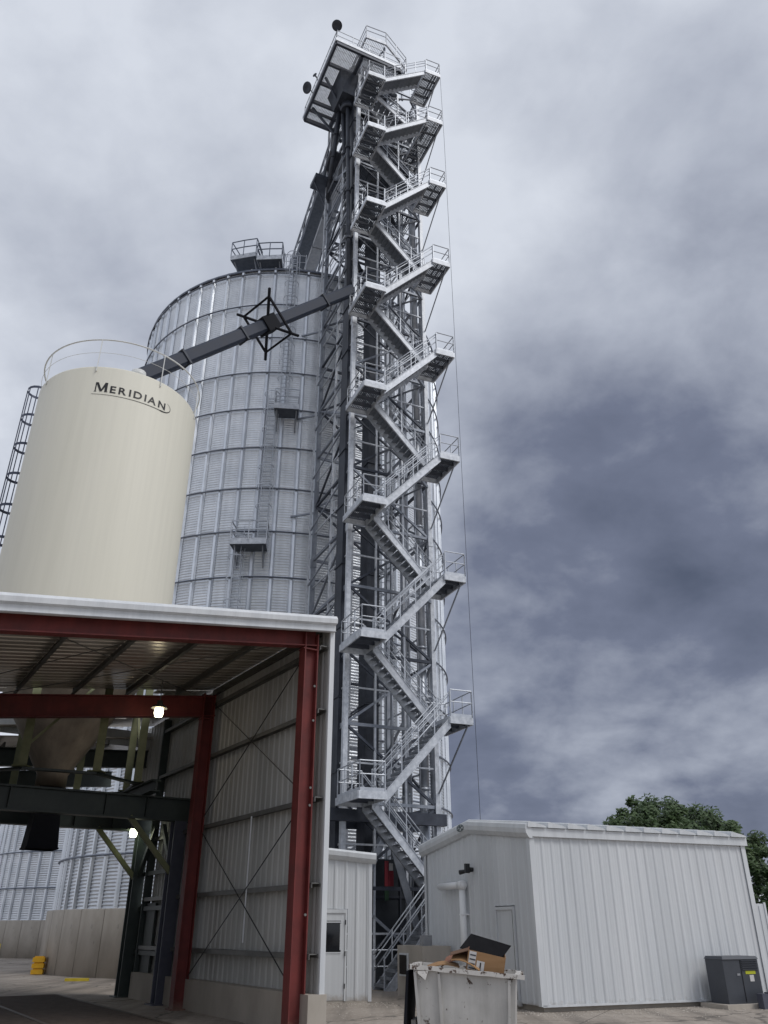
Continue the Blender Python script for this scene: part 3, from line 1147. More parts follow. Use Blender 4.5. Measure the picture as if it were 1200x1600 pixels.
# lamps hung in the shed
def shed_lamp(p, mt, label, stem, energy, colr):
    p = V(p)
    r = thing('hanging_lamp', p + UP * stem, label, 'lamp', 'lit lamps in the shed')
    m = MB()
    m.lathe(p, [(0.10, p.z - 0.26), (0.13, p.z - 0.16), (0.11, p.z - 0.02)], 16)
    m.lathe(p, [(0.0, p.z - 0.27), (0.10, p.z - 0.26)], 16)
    m.obj('globe', mt, r)
    m = MB()
    m.lathe(p, [(0.22, p.z - 0.03), (0.20, p.z + 0.02), (0.09, p.z + 0.07), (0.07, p.z + 0.18), (0, p.z + 0.19)], 16)
    m.tube(p + UP * .16, p + UP * stem, 0.015, 6)
    m.obj('housing', 'girt', r)
    ld_ = bpy.data.lights.new('lamp_light', 'POINT')
    ld_.energy = energy
    ld_.color = colr
    ld_.shadow_soft_size = 0.12
    lo = bpy.data.objects.new('lamp_light', ld_)
    col.objects.link(lo)
    lo.parent = r
    lo.location = (0, 0, -stem - 0.34)


shed_lamp(H(2.25, 5.4, 7.30), 'lamp', 'lit warm lamp hanging under the shed roof', 0.72, 2.5, (1.0, 0.85, 0.6))
shed_lamp(H(0.75, 11.3, 4.75), 'lamp2', 'lit greenish lamp beside the farther tank frame column', 0.45, 4, (0.95, 1.0, 0.7))

# receiving pit grate in the shed floor
gr = thing('floor_grate', H(4, 8, 0), 'dark steel receiving-pit grate let into the shed floor', 'floor grate')
m = MB()
m.box(H(1.9, 2.0, 0.004), sa * 4.6, sb * 11, UP * 0.012)
m.obj('pit_cover', 'pit', gr)
m = MB()
for (a, b, la_, lb_) in ((1.9, 2.0, 4.6, .1), (1.9, 12.9, 4.6, .1), (1.9, 2.1, .1, 10.8), (6.4, 2.1, .1, 10.8), (4.15, 2.1, .1, 10.8)):
    m.box(H(a, b, 0.018), sa * la_, sb * lb_, UP * 0.035)
m.obj('frame', 'grate', gr)
m = MB()
b = 2.2
while b < 12.85:
    m.box(H(2.0, b, 0.019), sa * 4.4, sb * 0.05, UP * 0.030)
    b += 0.20
m.obj('bar', 'grate', gr, kind='stuff')

# ------------------------------------------------------------------ support tower + stair
A_ = V((-1.6, 33.0, 0))
tu = V((math.sin(R(65)), math.cos(R(65)), 0))
tw = V((-tu.y, tu.x, 0))
TU, TW = 4.18, 4.7


def T(u, w, z):
    return A_ + tu * u + tw * w + V((0, 0, z))


HEAD = 51.0
tower = thing('elevator_support_tower', T(TU / 2, TW / 2, 0), 'tall braced steel tower in front of the large silo', 'tower')
legs = {'A': (0, 0), 'B': (TU, 0), 'C': (0, TW), 'D': (TU, TW)}
for k, (u, w) in legs.items():
    m = MB()
    m.beam(T(u, w, 0), T(u, w, HEAD), 0.20, 0.20, up=tu)
    z = 6.1
    while z < HEAD:
        m.beam(T(u, w, z - .25), T(u, w, z + .25), 0.25, 0.25, up=tu)
        z += 12.2
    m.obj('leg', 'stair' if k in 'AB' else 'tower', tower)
step = 3.05
faces = [('A', 'B'), ('A', 'C'), ('C', 'D'), ('B', 'D')]
k = 0
z = 0.15
while z < HEAD - 1:
    z2 = min(z + step, HEAD)
    for (p, q_) in faces:
        (u0, w0), (u1, w1) = legs[p], legs[q_]
        m = MB()
        m.beam(T(u0, w0, z2), T(u1, w1, z2), 0.11, 0.13)
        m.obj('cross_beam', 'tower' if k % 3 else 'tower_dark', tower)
        m = MB()
        if (k + faces.index((p, q_))) % 2:
            m.beam(T(u0, w0, z), T(u1, w1, z2), 0.09, 0.10)
        else:
            m.beam(T(u1, w1, z), T(u0, w0, z2), 0.09, 0.10)
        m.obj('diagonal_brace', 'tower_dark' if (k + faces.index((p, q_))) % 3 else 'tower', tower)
        if (p, q_) in (('A', 'C'), ('A', 'B')):
            m = MB()
            if k % 2:
                m.beam(T(u1, w1, z), T(u0, w0, z2), 0.07, 0.08)
            else:
                m.beam(T(u0, w0, z), T(u1, w1, z2), 0.07, 0.08)
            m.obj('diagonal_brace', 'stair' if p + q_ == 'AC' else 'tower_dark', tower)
    z = z2
    k += 1
# pale secondary lattice: intermediate posts and short rails between the main panels
for (u, w, sz) in ((1.35, 0.0, .09), (2.75, 0.0, .09), (0.0, 2.35, .10), (TU, 2.35, .10), (-0.32, 4.5, .10), (2.1, TW, .12)):
    m = MB()
    m.beam(T(u, w, 0.1), T(u, w, HEAD - .3), sz, sz, up=tu)
    m.obj('post', 'stair', tower)
z = 0.15 + step / 2
while z < HEAD - 1:
    for (p, q_) in (('A', 'B'), ('A', 'C'), ('B', 'D')):
        (u0, w0), (u1, w1) = legs[p], legs[q_]
        m = MB()
        m.beam(T(u0, w0, z), T(u1, w1, z), 0.06, 0.07)
        m.obj('girt', 'stair', tower)
    m = MB()
    m.beam(T(-0.32, 4.5, z), T(0, 0.0, z + step / 2), 0.06, 0.07)
    m.obj('outrigger_brace', 'tower', tower)
    m = MB()
    m.beam(T(-0.32, 4.5, z), T(0, TW, z + .4), 0.06, 0.07)
    m.obj('outrigger_brace', 'tower', tower)
    m = MB()
    m.beam(T(0, 2.35, z - step / 2), T(TU, 2.35, z + step / 2), 0.07, 0.07)
    m.obj('inner_brace', 'tower', tower)
    z += step
# caged climbing ladder inside the tower
m = MB()
for s_ in (0.0, 0.45):
    m.beam(T(2.3 + s_, 2.0, .2), T(2.3 + s_, 2.0, HEAD), .05, .05)
z = .5
while z < HEAD:
    m.beam(T(2.3, 2.0, z), T(2.75, 2.0, z), .03, .03)
    z += .3
m.obj('ladder', 'rail', tower)
# heavy raking struts at the foot
for (u0, w0, u1, w1, z1_) in ((-1.2, -0.6, 1.9, 0.2, 5.2), (3.6, -0.4, 2.1, 0.2, 5.2)):
    m = MB()
    m.beam(T(u0, w0, 0.05), T(u1, w1, z1_), 0.24, 0.28)
    m.obj('raking_strut', 'tower', tower)
for w in (-0.1, 2.3):
    m = MB()
    m.beam(T(-2.2, w, 5.75), T(TU + .3, w, 5.75), 0.3, 0.45)
    m.obj('base_beam', 'tower_dark', tower)
# ties back to the silo
for z in (9, 15.2, 21.2, 27.4, 33.4):
    for (u, uu) in ((0, -1.3), (TU, 2.6)):
        p = T(u, TW, z)
        dirv = (V((silo_c.x, silo_c.y, z)) - T(uu, TW, z)).normalized()
        q_ = T(uu, TW, z)
        dist = (V((silo_c.x, silo_c.y, z)) - q_).length - SILO_R - 0.12
        m = MB()
        m.beam(p, q_ + dirv * dist, 0.09, 0.09)
        m.obj('wall_tie', 'tower', tower)


def grating_panel(mb, corners_fn, u0, u1, w0, w1, z, gap=0.11, bw=0.028):
    u = u0 + gap / 2
    while u < u1:
        mb.beam(corners_fn(u, w0, z), corners_fn(u, w1, z), bw, 0.04)
        u += gap
    w = w0
    while w <= w1 + 1e-6:
        mb.beam(corners_fn(u0, w, z - .005), corners_fn(u1, w, z - .005), 0.02, 0.03)
        w += (w1 - w0) / max(1, round((w1 - w0) / 0.5))


def rail_run(mb, pts, h=1.07, post=1.0, r=0.026, mid=True):
    for a, b in zip(pts[:-1], pts[1:]):
        a, b = V(a), V(b)
        L = (b - a).length
        n = max(1, round(L / post))
        for i in range(n + 1):
            p = a.lerp(b, i / n)
            mb.tube(p, p + UP * h, r, 5)
        mb.tube(a + UP * h, b + UP * h, r, 5)
        if mid:
            mb.tube(a + UP * h * .55, b + UP * h * .55, r * .85, 5)
        mb.beam(a + UP * .06, b + UP * .06, 0.012, 0.12)


# --- head platform
HU0, HU1, HW0, HW1 = -2.15, 2.3, -1.4, 4.5
hp_o = part_empty('head_platform', tower)
m = MB()
for w in (HW0, HW1):
    m.beam(T(HU0, w, HEAD), T(HU1, w, HEAD), 0.16, 0.34)
for u in (HU0, HU1):
    m.beam(T(u, HW0, HEAD), T(u, HW1, HEAD), 0.16, 0.34)
m.obj('edge_frame', 'tower_dark', hp_o)
for w in (0.1, 1.55, 3.0, 3.7):
    m = MB()
    m.beam(T(HU0, w, HEAD), T(HU1, w, HEAD), 0.14 if w != 3.7 else 0.07, 0.28)
    m.obj('joist', 'tower_dark', hp_o)
m = MB()
m.beam(T(-0.35, HW0, HEAD - .05), T(-0.35, HW1, HEAD - .05), 0.18, 0.24)
m.obj('joist', 'tower_dark', hp_o)
ws = [HW0, 0.1, 1.55, 3.0, HW1]
for w0, w1 in zip(ws[:-1], ws[1:]):
    for (u0, u1) in ((HU0, -0.35), (-0.35, HU1)):
        m = MB()
        grating_panel(m, T, u0 + .05, u1 - .05, w0 + .05, w1 - .05, HEAD + .16, gap=0.10, bw=0.055)
        m.obj('grating', 'stair', hp_o)
m = MB()
z = HEAD + .17
rail_run(m, [T(HU1, HW0, z), T(HU0, HW0, z), T(HU0, HW1, z), T(HU1, HW1, z)], r=0.03)
m.obj('railing', 'stair', hp_o)
m = MB()
m.beam(T(HU0 - .1, HW0 - .1, z + .05), T(HU0 - .1, HW1 + .1, z + .05), 0.02, 0.26)
m.beam(T(HU0 - .1, HW0 - .1, z + .05), T(HU1, HW0 - .1, z + .05), 0.02, 0.26)
m.obj('kick_plate', 'stair', hp_o)
for (u, w) in ((HU0 + .2, 1.0), (HU0 + .2, 3.4)):
    m = MB()
    m.beam(T(u, w, HEAD - .1), T(0, w * .6 + .9, HEAD - 3.0), 0.12, 0.14)
    m.obj('knee_brace', 'tower_dark', hp_o)
# --- upper service platform
up_o = part_empty('upper_platform', tower)
poly = [(0.1, -0.8), (1.5, -0.9), (3.5, 0.1), (3.5, 3.6), (0.1, 3.6)]
UZ = 54.0
m = MB()
for (p, q_) in zip(poly, poly[1:] + poly[:1]):
    m.beam(T(*p, UZ), T(*q_, UZ), 0.10, 0.26)
m.obj('edge_frame', 'stair', up_o)
for w in (0.6, 1.6, 2.6):
    m = MB()
    m.beam(T(0.1, w, UZ - .02), T(3.5, w, UZ - .02), 0.12, 0.2)
    m.obj('joist', 'tower_dark', up_o)
m = MB()
grating_panel(m, T, 0.15, 3.45, 0.1, 3.55, UZ + .12, gap=0.11, bw=0.02)
grating_panel(m, T, 0.15, 1.6, -0.8, 0.1, UZ + .12, gap=0.11, bw=0.02)
m.obj('grating', 'rail', up_o)
m = MB()
rail_run(m, [T(*p, UZ + .14) for p in (poly[4], poly[0], poly[1], poly[2], poly[3], poly[4])], r=0.03)
m.obj('railing', 'stair', up_o)
for (u, w) in ((0.2, 0.2), (3.3, 0.4), (0.2, 3.4), (3.3, 3.4), (1.5, -0.6)):
    m = MB()
    m.beam(T(u, w, HEAD), T(u, w, UZ), 0.13, 0.13)
    m.obj('post', 'tower', up_o)
for (p, q_) in (((0.2, 0.2), (1.5, -0.6)), ((1.5, -0.6), (3.3, 0.4)), ((3.3, 0.4), (3.3, 3.4))):
    m = MB()
    m.beam(T(*p, HEAD + .2), T(*q_, UZ - .2), 0.08, 0.08)
    m.obj('diagonal_brace', 'tower', up_o)

for i, z in enumerate((37.5, 40.3, 43.1, 45.9, 48.7)):
    fo_ = part_empty('service_deck', tower)
    m = MB()
    for w in (0.35, 2.2, 4.3):
        m.beam(T(0.1, w, z), T(TU - .1, w, z), 0.09, 0.16)
    m.obj('joist', 'tower', fo_)
    m = MB()
    grating_panel(m, T, 0.9 if i % 2 else 0.2, TU - .2 if i % 2 else 2.9, 0.4, 2.1, z + .1, gap=0.10, bw=0.03)
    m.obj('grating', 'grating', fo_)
    m = MB()
    rail_run(m, [T(0.1, 0.35, z + .1), T(TU - .1, 0.35, z + .1), T(TU - .1, 4.3, z + .1)], r=.024, post=1.2)
    rail_run(m, [T(0.1, 0.35, z + .1), T(0.1, 4.3, z + .1)], r=.024, post=1.2)
    m.obj('railing', 'rail', fo_)

# dish fixtures on the head platform
for (u, w, zc, r_, tilt, lab) in ((HU0 - .05, HW0 - .05, HEAD + 1.62, 0.33, (0.1, -0.6, -0.8), 'round dark dish on the front corner of the tower head platform'),
                                  (HU0 - .45, 2.6, HEAD + .55, 0.38, (-0.55, -0.55, -0.5), 'tilted round dish on the left side of the tower head platform'),
                                  (HU0 - .3, 1.7, HEAD + .75, 0.16, (-0.5, -0.8, 0), 'small dark round dish near the tilted larger one')):
    c_ = T(u, w, zc)
    d_ = V(tilt).normalized()
    r_o = thing('dish_antenna', c_, lab, 'dish')
    a_ = d_.orthogonal().normalized()
    b_ = d_.cross(a_)
    m = MB()
    rings = [(0.0, 0.0), (0.5, 0.02), (0.85, 0.07), (1.0, 0.12), (1.0, 0.16), (0.5, 0.06), (0, 0.04)]
    nn = 20
    vs = []
    for (rr, dd) in rings:
        for i in range(nn):
            an = 2 * math.pi * i / nn
            vs.append(c_ + (a_ * math.cos(an) + b_ * math.sin(an)) * rr * r_ + d_ * dd * r_ * 2)
    m.add(vs, [(j * nn + i, j * nn + (i + 1) % nn, (j + 1) * nn + (i + 1) % nn, (j + 1) * nn + i) for j in range(len(rings) - 1) for i in range(nn)], True)
    m.obj('reflector', 'casing', r_o)
    m = MB()
    m.tube(c_ - d_ * .02, c_ - d_ * .16, 0.05, 8)
    base = T(HU0, w if w > HW0 else HW0, HEAD + .1)
    m.tube(c_ - d_ * .14, base, 0.03, 6)
    m.obj('mount', 'casing', r_o)

# --- stair
N0 = V((-0.89, 30.4, 0))
su = V((math.sin(R(68.5)), math.cos(R(68.5)), 0))
sw = V((-su.y, su.x, 0))
sw = V((math.sin(R(-24)), math.cos(R(-24)), 0))


def Q(u, w, z):
    return N0 + su * u + sw * w + V((0, 0, z))


US, UE, UT = 1.0, 3.80, 4.75
DEP = 2.25
stair = thing('stair_tower', Q(2.4, 1.1, 0), 'zigzag galvanised steel stair climbing the front of the tall tower', 'staircase')
tread_mb = MB()
# tread modelled along su / sw, one shared mesh per lane
W0, W1 = (0.06, 1.0), (1.22, 2.16)
tl = 0.94
tm = MB()
tm.box(V((0, 0, 0)) - su * .13 - UP * .03, su * .26, sw * (tl - .06), UP * .03)
tm.box(V((0, 0, 0)) - su * .15 - UP * .09, su * .03, sw * (tl - .06), UP * .085)
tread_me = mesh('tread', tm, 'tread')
tm = MB()
tm.box(V((0, 0, 0)) - su * .13 - UP * .03, su * .26, sw * (tl - .06), UP * .03)
tm.box(V((0, 0, 0)) + su * .12 - UP * .09, su * .03, sw * (tl - .06), UP * .085)
tread_me_b = mesh('tread', tm, 'tread')


def make_flight(lane, ua, za, ub, zb):
    """from (ua, za) up to (ub, zb)"""
    w0, w1 = lane
    f = part_empty('flight', stair)
    for w in (w0, w1):
        m = MB()
        d = (Q(ub, w, zb) - Q(ua, w, za)).normalized()
        nrm = d.cross(sw).normalized()
        if nrm.z < 0:
            nrm = -nrm
        p, q_ = Q(ua, w, za), Q(ub, w, zb)
        hh = 0.30
        # stringer: plate with plumb cut ends and thin flanges
        t_ = 0.03
        for (o1, o2, ww) in ((-hh, 0.0, t_), (-0.02, 0.0, 0.08), (-hh, -hh + 0.02, 0.08)):
            cth = 1.0 / max(0.35, (su.dot(d)) if abs(su.dot(d)) > .1 else 1)
            cth = 1.0 / abs(su.dot(d))
            a_, b_ = UP * (o1 * cth), UP * (o2 * cth)
            s_ = sw * ww / 2
            m.hexa([p + a_ - s_, q_ + a_ - s_, q_ + a_ + s_, p + a_ + s_, p + b_ - s_, q_ + b_ - s_, q_ + b_ + s_, p + b_ + s_])
        m.obj('stringer', 'stair', f)
        m = MB()
        n = 4
        for i in range(n + 1):
            pt = p.lerp(q_, i / n)
            m.tube(pt - UP * .1, pt + UP * 1.0, 0.026, 5)
        for hh_ in (1.0, 0.52):
            m.tube(p + UP * hh_, q_ + UP * hh_, 0.026, 6)
        m.tube(p + UP * .86 + sw * .07 * (1 if w == w0 else -1), q_ + UP * .86 + sw * .07 * (1 if w == w0 else -1), 0.02, 5)
        m.obj('handrail', 'rail', f)
    n = max(8, round(abs(zb - za) / 0.215))
    for i in range(1, n):
        t_ = i / n
        me = tread_me if ub > ua else tread_me_b
        place('tread', me, f, Q(ua + (ub - ua) * t_, w0 + .03, za + (zb - za) * t_ - .06))


def make_landing(u0, u1, w0, w1, z, openings, ext=None):
    """rectangular landing; openings = list of rail segments to build [(ua,wa,ub,wb)]"""
    o = MB()
    th = 0.28
    for w in (w0, w1):
        o.beam(Q(u0, w, z - th / 2), Q(u1, w, z - th / 2), 0.06, th)
    for u in (u0, u1):
        o.beam(Q(u, w0, z - th / 2), Q(u, w1, z - th / 2), 0.06, th)
    lo = o.obj('landing', 'stair', stair)
    w = w0 + (w1 - w0) / 4
    while w < w1 - .1:
        m = MB()
        m.beam(Q(u0, w, z - .12), Q(u1, w, z - .12), 0.06, 0.16)
        m.obj('joist', 'tower_dark', lo)
        w += (w1 - w0) / 4
    m = MB()
    grating_panel(m, Q, u0 + .03, u1 - .03, w0 + .03, w1 - .03, z - .02, gap=0.085, bw=0.05)
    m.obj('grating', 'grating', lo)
    m = MB()
    for (ua, wa, ub, wb) in openings:
        rail_run(m, [Q(ua, wa, z), Q(ub, wb, z)], r=0.027, post=0.75)
    m.obj('railing', 'rail', lo)
    return lo


left_z = [6.3 + 6.1 * i for i in range(7)] + [47.5]
right_z = [3.2] + [9.3 + 6.1 * i for i in range(6)] + [45.25, 49.75]
for z in left_z:
    make_landing(-0.05, US + .05, -0.02, DEP, z, [(0, 0, US, 0), (0, 0, 0, DEP), (0, DEP, US, DEP)])
for i, z in enumerate(right_z):
    d2 = DEP if i != 7 else DEP + 1.6
    lo = make_landing(UE - .05, UT, -0.02, d2, z, [(UE, 0, UT, 0), (UT, 0, UT, d2), (UE, d2, UT, d2)])
    m = MB()
    if i:
        m.beam(Q(UT - .15, 0.15, z - .3), T(TU + .05, -0.1, z - 2.5), 0.05, 0.05)
        m.obj('knee_brace', 'tower', lo)
        m = MB()
        m.beam(Q(UE, d2, z - .2), T(TU, 0, z - .2), 0.1, 0.16)
        m.obj('link_beam', 'tower', lo)
    else:
        for (u, w) in ((UE + .1, .1), (UT - .1, .1), (UE + .1, DEP - .1), (UT - .1, DEP - .1)):
            m = MB()
            m.beam(Q(u, w, 0), Q(u, w, z - .28), 0.1, 0.1)
            m.obj('post', 'stair', lo)
levels = [(W0, US, 0.03, UE, right_z[0])]
for i, lz in enumerate(left_z):
    levels.append((W1, UE, right_z[i], US, lz))
    levels.append((W0, US, lz, UE, right_z[i + 1]))
levels[0] = (W0, US, 0.03, UE, right_z[0])
for (ln, ua, za, ub, zb) in levels:
    make_flight(ln, ua, za, ub, zb)
# deeper side gallery beside the top landings
gl = MB()
for (u0, u1, w0, w1, z) in ((UE + .1, UT + .25, DEP, DEP + 2.4, 47.9),):
    th = 0.26
    for w in (w0, w1):
        gl.beam(Q(u0, w, z - th / 2), Q(u1, w, z - th / 2), 0.06, th)
    for u in (u0, u1):
        gl.beam(Q(u, w0, z - th / 2), Q(u, w1, z - th / 2), 0.06, th)
go = gl.obj('side_gallery', 'stair', stair)
m = MB()
grating_panel(m, Q, UE + .1, UT + .25, DEP, DEP + 2.4, 47.88, gap=0.085, bw=0.04)
m.obj('grating', 'grating', go)
m = MB()
rail_run(m, [Q(UE + .1, DEP, 47.9), Q(UT + .25, DEP, 47.9), Q(UT + .25, DEP + 2.4, 47.9), Q(UE + .1, DEP + 2.4, 47.9)], post=.8)
m.obj('railing', 'rail', go)

# --- bucket elevator: two dark casings, a rounded head, a boot
be = thing('bucket_elevator', T(1.2, 1.4, 0), 'twin dark rectangular elevator casings running up inside the tower', 'bucket elevator')
for (u, w, ww, dd) in ((0.06, 0.42, 0.40, 0.8), (1.72, 1.1, 0.62, 0.85)):
    z = 1.4
    while z < 50.6:
        z2 = min(z + 3.05, 50.6)
        m = MB()
        m.box(T(u - ww / 2, w, z), tu * ww, tw * dd, UP * (z2 - z - 0.02))
        m.box(T(u - ww / 2 - .05, w - .05, z2 - .09), tu * (ww + .1), tw * (dd + .1), UP * .06)
        m.obj('casing', 'casing', be)
        z = z2
m = MB()
prof = [(-0.6, 50.6), (2.3, 50.6), (2.3, 51.6)]
for i in range(9):
    a = math.pi * i / 8
    prof.append((0.85 + 1.45 * math.cos(a), 51.6 + 1.25 * math.sin(a)))
m.prism([T(u, 0.4, z) for u, z in prof], tw * 1.4)
m.obj('head', 'casing', be)
m = MB()
m.box(T(-0.5, 0.2, 0.05), tu * 2.9, tw * 1.9, UP * 1.6)
m.obj('boot', 'machine', be)
m = MB()
m.tube(T(2.45, 1.1, 52), T(3.1, 1.1, 52), 0.3, 12)
m.obj('drive_motor', 'casing', be)

# distributor box under the head platform
di = thing('grain_distributor', T(-0.6, 1.4, 48.9), 'dark distributor box hung under the tower head platform', 'distributor')
m = MB()
m.hexa([T(-1.0, 0.3, 49.2), T(0.3, 0.3, 49.2), T(0.3, 1.9, 49.2), T(-1.0, 1.9, 49.2), T(-1.35, -0.1, 50.75), T(0.6, -0.1, 50.75), T(0.6, 2.2, 50.75), T(-1.35, 2.2, 50.75)])
m.obj('body', 'casing', di)
m = MB()
m.tube(T(-0.3, 1.1, 48.6), T(-0.3, 1.1, 49.25), 0.45, 14)
m.obj('outlet', 'casing', di)

# grain cleaner and surge hopper high in the tower
cl = thing('grain_cleaner', T(2.2, 1.6, 44), 'dark boxy grain cleaner inside the upper part of the tower', 'machine')
m = MB()
m.box(T(1.3, 0.7, 45.3), tu * 2.1, tw * 2.4, UP * 2.2)
m.obj('body', 'casing', cl)
m = MB()
m.hexa([T(2.0, 1.6, 43.0), T(2.6, 1.6, 43.0), T(2.6, 2.2, 43.0), T(2.0, 2.2, 43.0), T(1.3, .7, 45.28), T(3.4, .7, 45.28), T(3.4, 3.1, 45.28), T(1.3, 3.1, 45.28)])
m.obj('hopper', 'casing', cl)
m = MB()
m.tube(T(1.9, .65, 46.4), T(1.9, .25, 46.4), .35, 14)
m.obj('fan_housing', 'tower_dark', cl)
sh_ = thing('surge_hopper', T(0.9, 1.9, 38.5), 'dark hopper box below the grain cleaner in the tower', 'hopper')
m = MB()
m.box(T(0.4, 2.2, 40.2), tu * 1.5, tw * 1.5, UP * 1.9)
m.obj('body', 'casing', sh_)
m = MB()
m.hexa([T(.9, 2.8, 38.8), T(1.3, 2.8, 38.8), T(1.3, 3.2, 38.8), T(.9, 3.2, 38.8), T(.4, 2.2, 40.18), T(1.9, 2.2, 40.18), T(1.9, 3.7, 40.18), T(.4, 3.7, 40.18)])
m.obj('cone', 'casing', sh_)

# spouts and pipes
pipes = [(3.82, 0.42, 0.21, 1.0, 43.5, 'pale wide downspout just inside the right front tower leg'),
         (3.30, 0.9, 0.10, 0.8, 47, 'slim pale pipe left of the widest downspout in the tower'),
         (3.55, 1.7, 0.12, 0.8, 46, 'pale pipe standing close behind the widest downspout'),
         (2.62, 1.0, 0.075, 0.8, 48, 'thin pipe right of the inner dark elevator casing'),
         (2.30, 2.6, 0.09, 0.8, 47, 'thin pipe close behind the inner dark elevator casing'),
         (4.45, 0.6, 0.11, 0.6, 41, 'pale pipe just outside the right front tower leg'),
         (4.75, 1.4, 0.09, 0.6, 38, 'outermost pale pipe on the right of the tower'),
         (4.10, 2.4, 0.16, 0.6, 40, 'galvanised downspout deep behind the right front tower leg')]
for (u, w, r_, z0_, z1_, lab) in pipes:
    r_o = thing('downspout', T(u, w, z0_), lab, 'pipe', 'vertical pipes in the stair tower')
    z = z0_
    while z < z1_:
        z2 = min(z + 6.1, z1_)
        m = MB()
        m.tube(T(u, w, z), T(u, w, z2 - .02), r_, 12)
        m.tube(T(u, w, z2 - .14), T(u, w, z2 - .05), r_ + .035, 12)
        m.obj('pipe_section', 'pipe', r_o)
        z = z2
conduits = [(2.9, 0.1), (3.05, 0.1), (3.45, 0.05)]
for i, (u, w) in enumerate(conduits):
    m = MB()
    m.tube(T(u, w, 0.6), T(u, w, 46), 0.03, 6)
    m.obj('conduit', 'pipe', label=('leftmost', 'middle', 'rightmost')[i] + ' of three thin conduits on the tower front', cat='conduit', group='thin conduits on the tower front')
incl = [((-0.3, 1.1, 48.8), (3.82, 0.42, 43.6), 0.19, 'inclined dark spout from the distributor down to the widest downspout'),
        ((-0.1, 1.3, 48.8), (4.10, 2.4, 40.1), 0.15, 'longer steep dark spout crossing the upper tower'),
        ((-0.5, 1.4, 48.8), (1.2, 3.8, 36.5), 0.15, 'dark spout leaning back towards the silo from the distributor'),
        ((-0.4, 0.9, 48.7), (-0.3, 0.1, 32.6), 0.12, 'steep dark spout falling beside the left front tower leg')]
incl += [((0.2, 1.0, 49.0), (3.3, 0.9, 47.0), 0.13, 'short nearly level dark spout under the tower head'),
         ((2.0, 1.8, 43.1), (3.55, 1.7, 38.0), 0.13, 'dark spout falling from the cleaner to the right'),
         ((2.2, 1.7, 43.1), (0.6, 0.9, 37.0), 0.13, 'dark spout falling from the cleaner to the left'),
         ((0.9, 3.0, 38.9), (3.9, 3.4, 33.0), 0.13, 'dark spout from the lower hopper to the right'),
         ((-0.6, 1.8, 49.3), (-0.2, 4.6, 44.0), 0.16, 'dark spout from the distributor to the rear tower leg')]
for (p, q_, r_, lab) in incl:
    m = MB()
    m.tube(T(*p), T(*q_), r_, 12)
    d = V(q_) - V(p)
    for t_ in (0.25, 0.5, 0.75):
        a, b = V(p) + d * (t_ - .006), V(p) + d * (t_ + .006)
        m.tube(T(*a), T(*b), r_ + .05, 12)
    m.obj('inclined_spout', 'casing', label=lab, cat='spout', group='inclined spouts in the upper tower')

# catwalk and conveyor from tower to silo peak
cw = thing('catwalk_bridge', T(0, 4.7, 46), 'sloping catwalk and enclosed conveyor from tower to silo roof', 'catwalk')
P0 = T(0.7, 3.0, 47.4)
P1 = V((silo_c.x, silo_c.y, silo_peak + 1.6)) 
dd_ = (P1 - P0)
dl = dd_.length
dn = dd_.normalized()
ds = dn.cross(UP).normalized()
du = ds.cross(dn)
m = MB()
m.beam(P0 + du * .1, P1 + du * .1, 0.75, 0.7, up=du)
for i in range(1, 5):
    c_ = P0 + dn * dl * i / 5
    m.beam(c_ + du * .1 - dn * .05, c_ + du * .1 + dn * .05, 0.86, 0.82, up=du)
m.obj('conveyor_box', 'grey_metal', cw)
for s in (0.62, -1.35):
    for v_ in (-0.45, 0.75):
        m = MB()
        m.beam(P0 + ds * s + du * v_, P1 + ds * s + du * v_, 0.12, 0.12, up=du)
        m.obj('chord', 'tower', cw)
    nb = 9
    for i in range(nb):
        a, b = P0 + dn * dl * i / nb, P0 + dn * dl * (i + 1) / nb
        m = MB()
        if i % 2:
            m.beam(a + ds * s + du * -.45, b + ds * s + du * .75, 0.07, 0.07, up=du)
        else:
            m.beam(a + ds * s + du * .75, b + ds * s + du * -.45, 0.07, 0.07, up=du)
        m.obj('web_member', 'tower_dark', cw)
m = MB()
m.beam(P0 - ds * .9 - du * .42, P1 - ds * .9 - du * .42, 0.8, 0.05, up=du)
m.obj('walkway', 'grating', cw)
m = MB()
for i in range(10):
    a = P0 + dn * dl * i / 9 - ds * 1.38 + du * -.4
    m.tube(a, a + UP * 1.3, 0.03, 5)
for h_ in (0.7, 1.3):
    m.tube(P0 - ds * 1.38 - du * .4 + UP * h_, P1 - ds * 1.38 - du * .4 + UP * h_, 0.03, 5)
m.obj('railing', 'rail', cw)
# small bracket platform on the back-left leg
m = MB()
m.box(T(-1.3, 3.9, 45.2), tu * 1.6, tw * 1.1, UP * .3)
bp_o = m.obj('bracket_platform', 'tower_dark', tower)
m = MB()
m.beam(T(-1.2, 4.4, 45.2), T(0, 4.7, 43.0), .08, .08)
m.obj('knee_brace', 'tower_dark', bp_o)

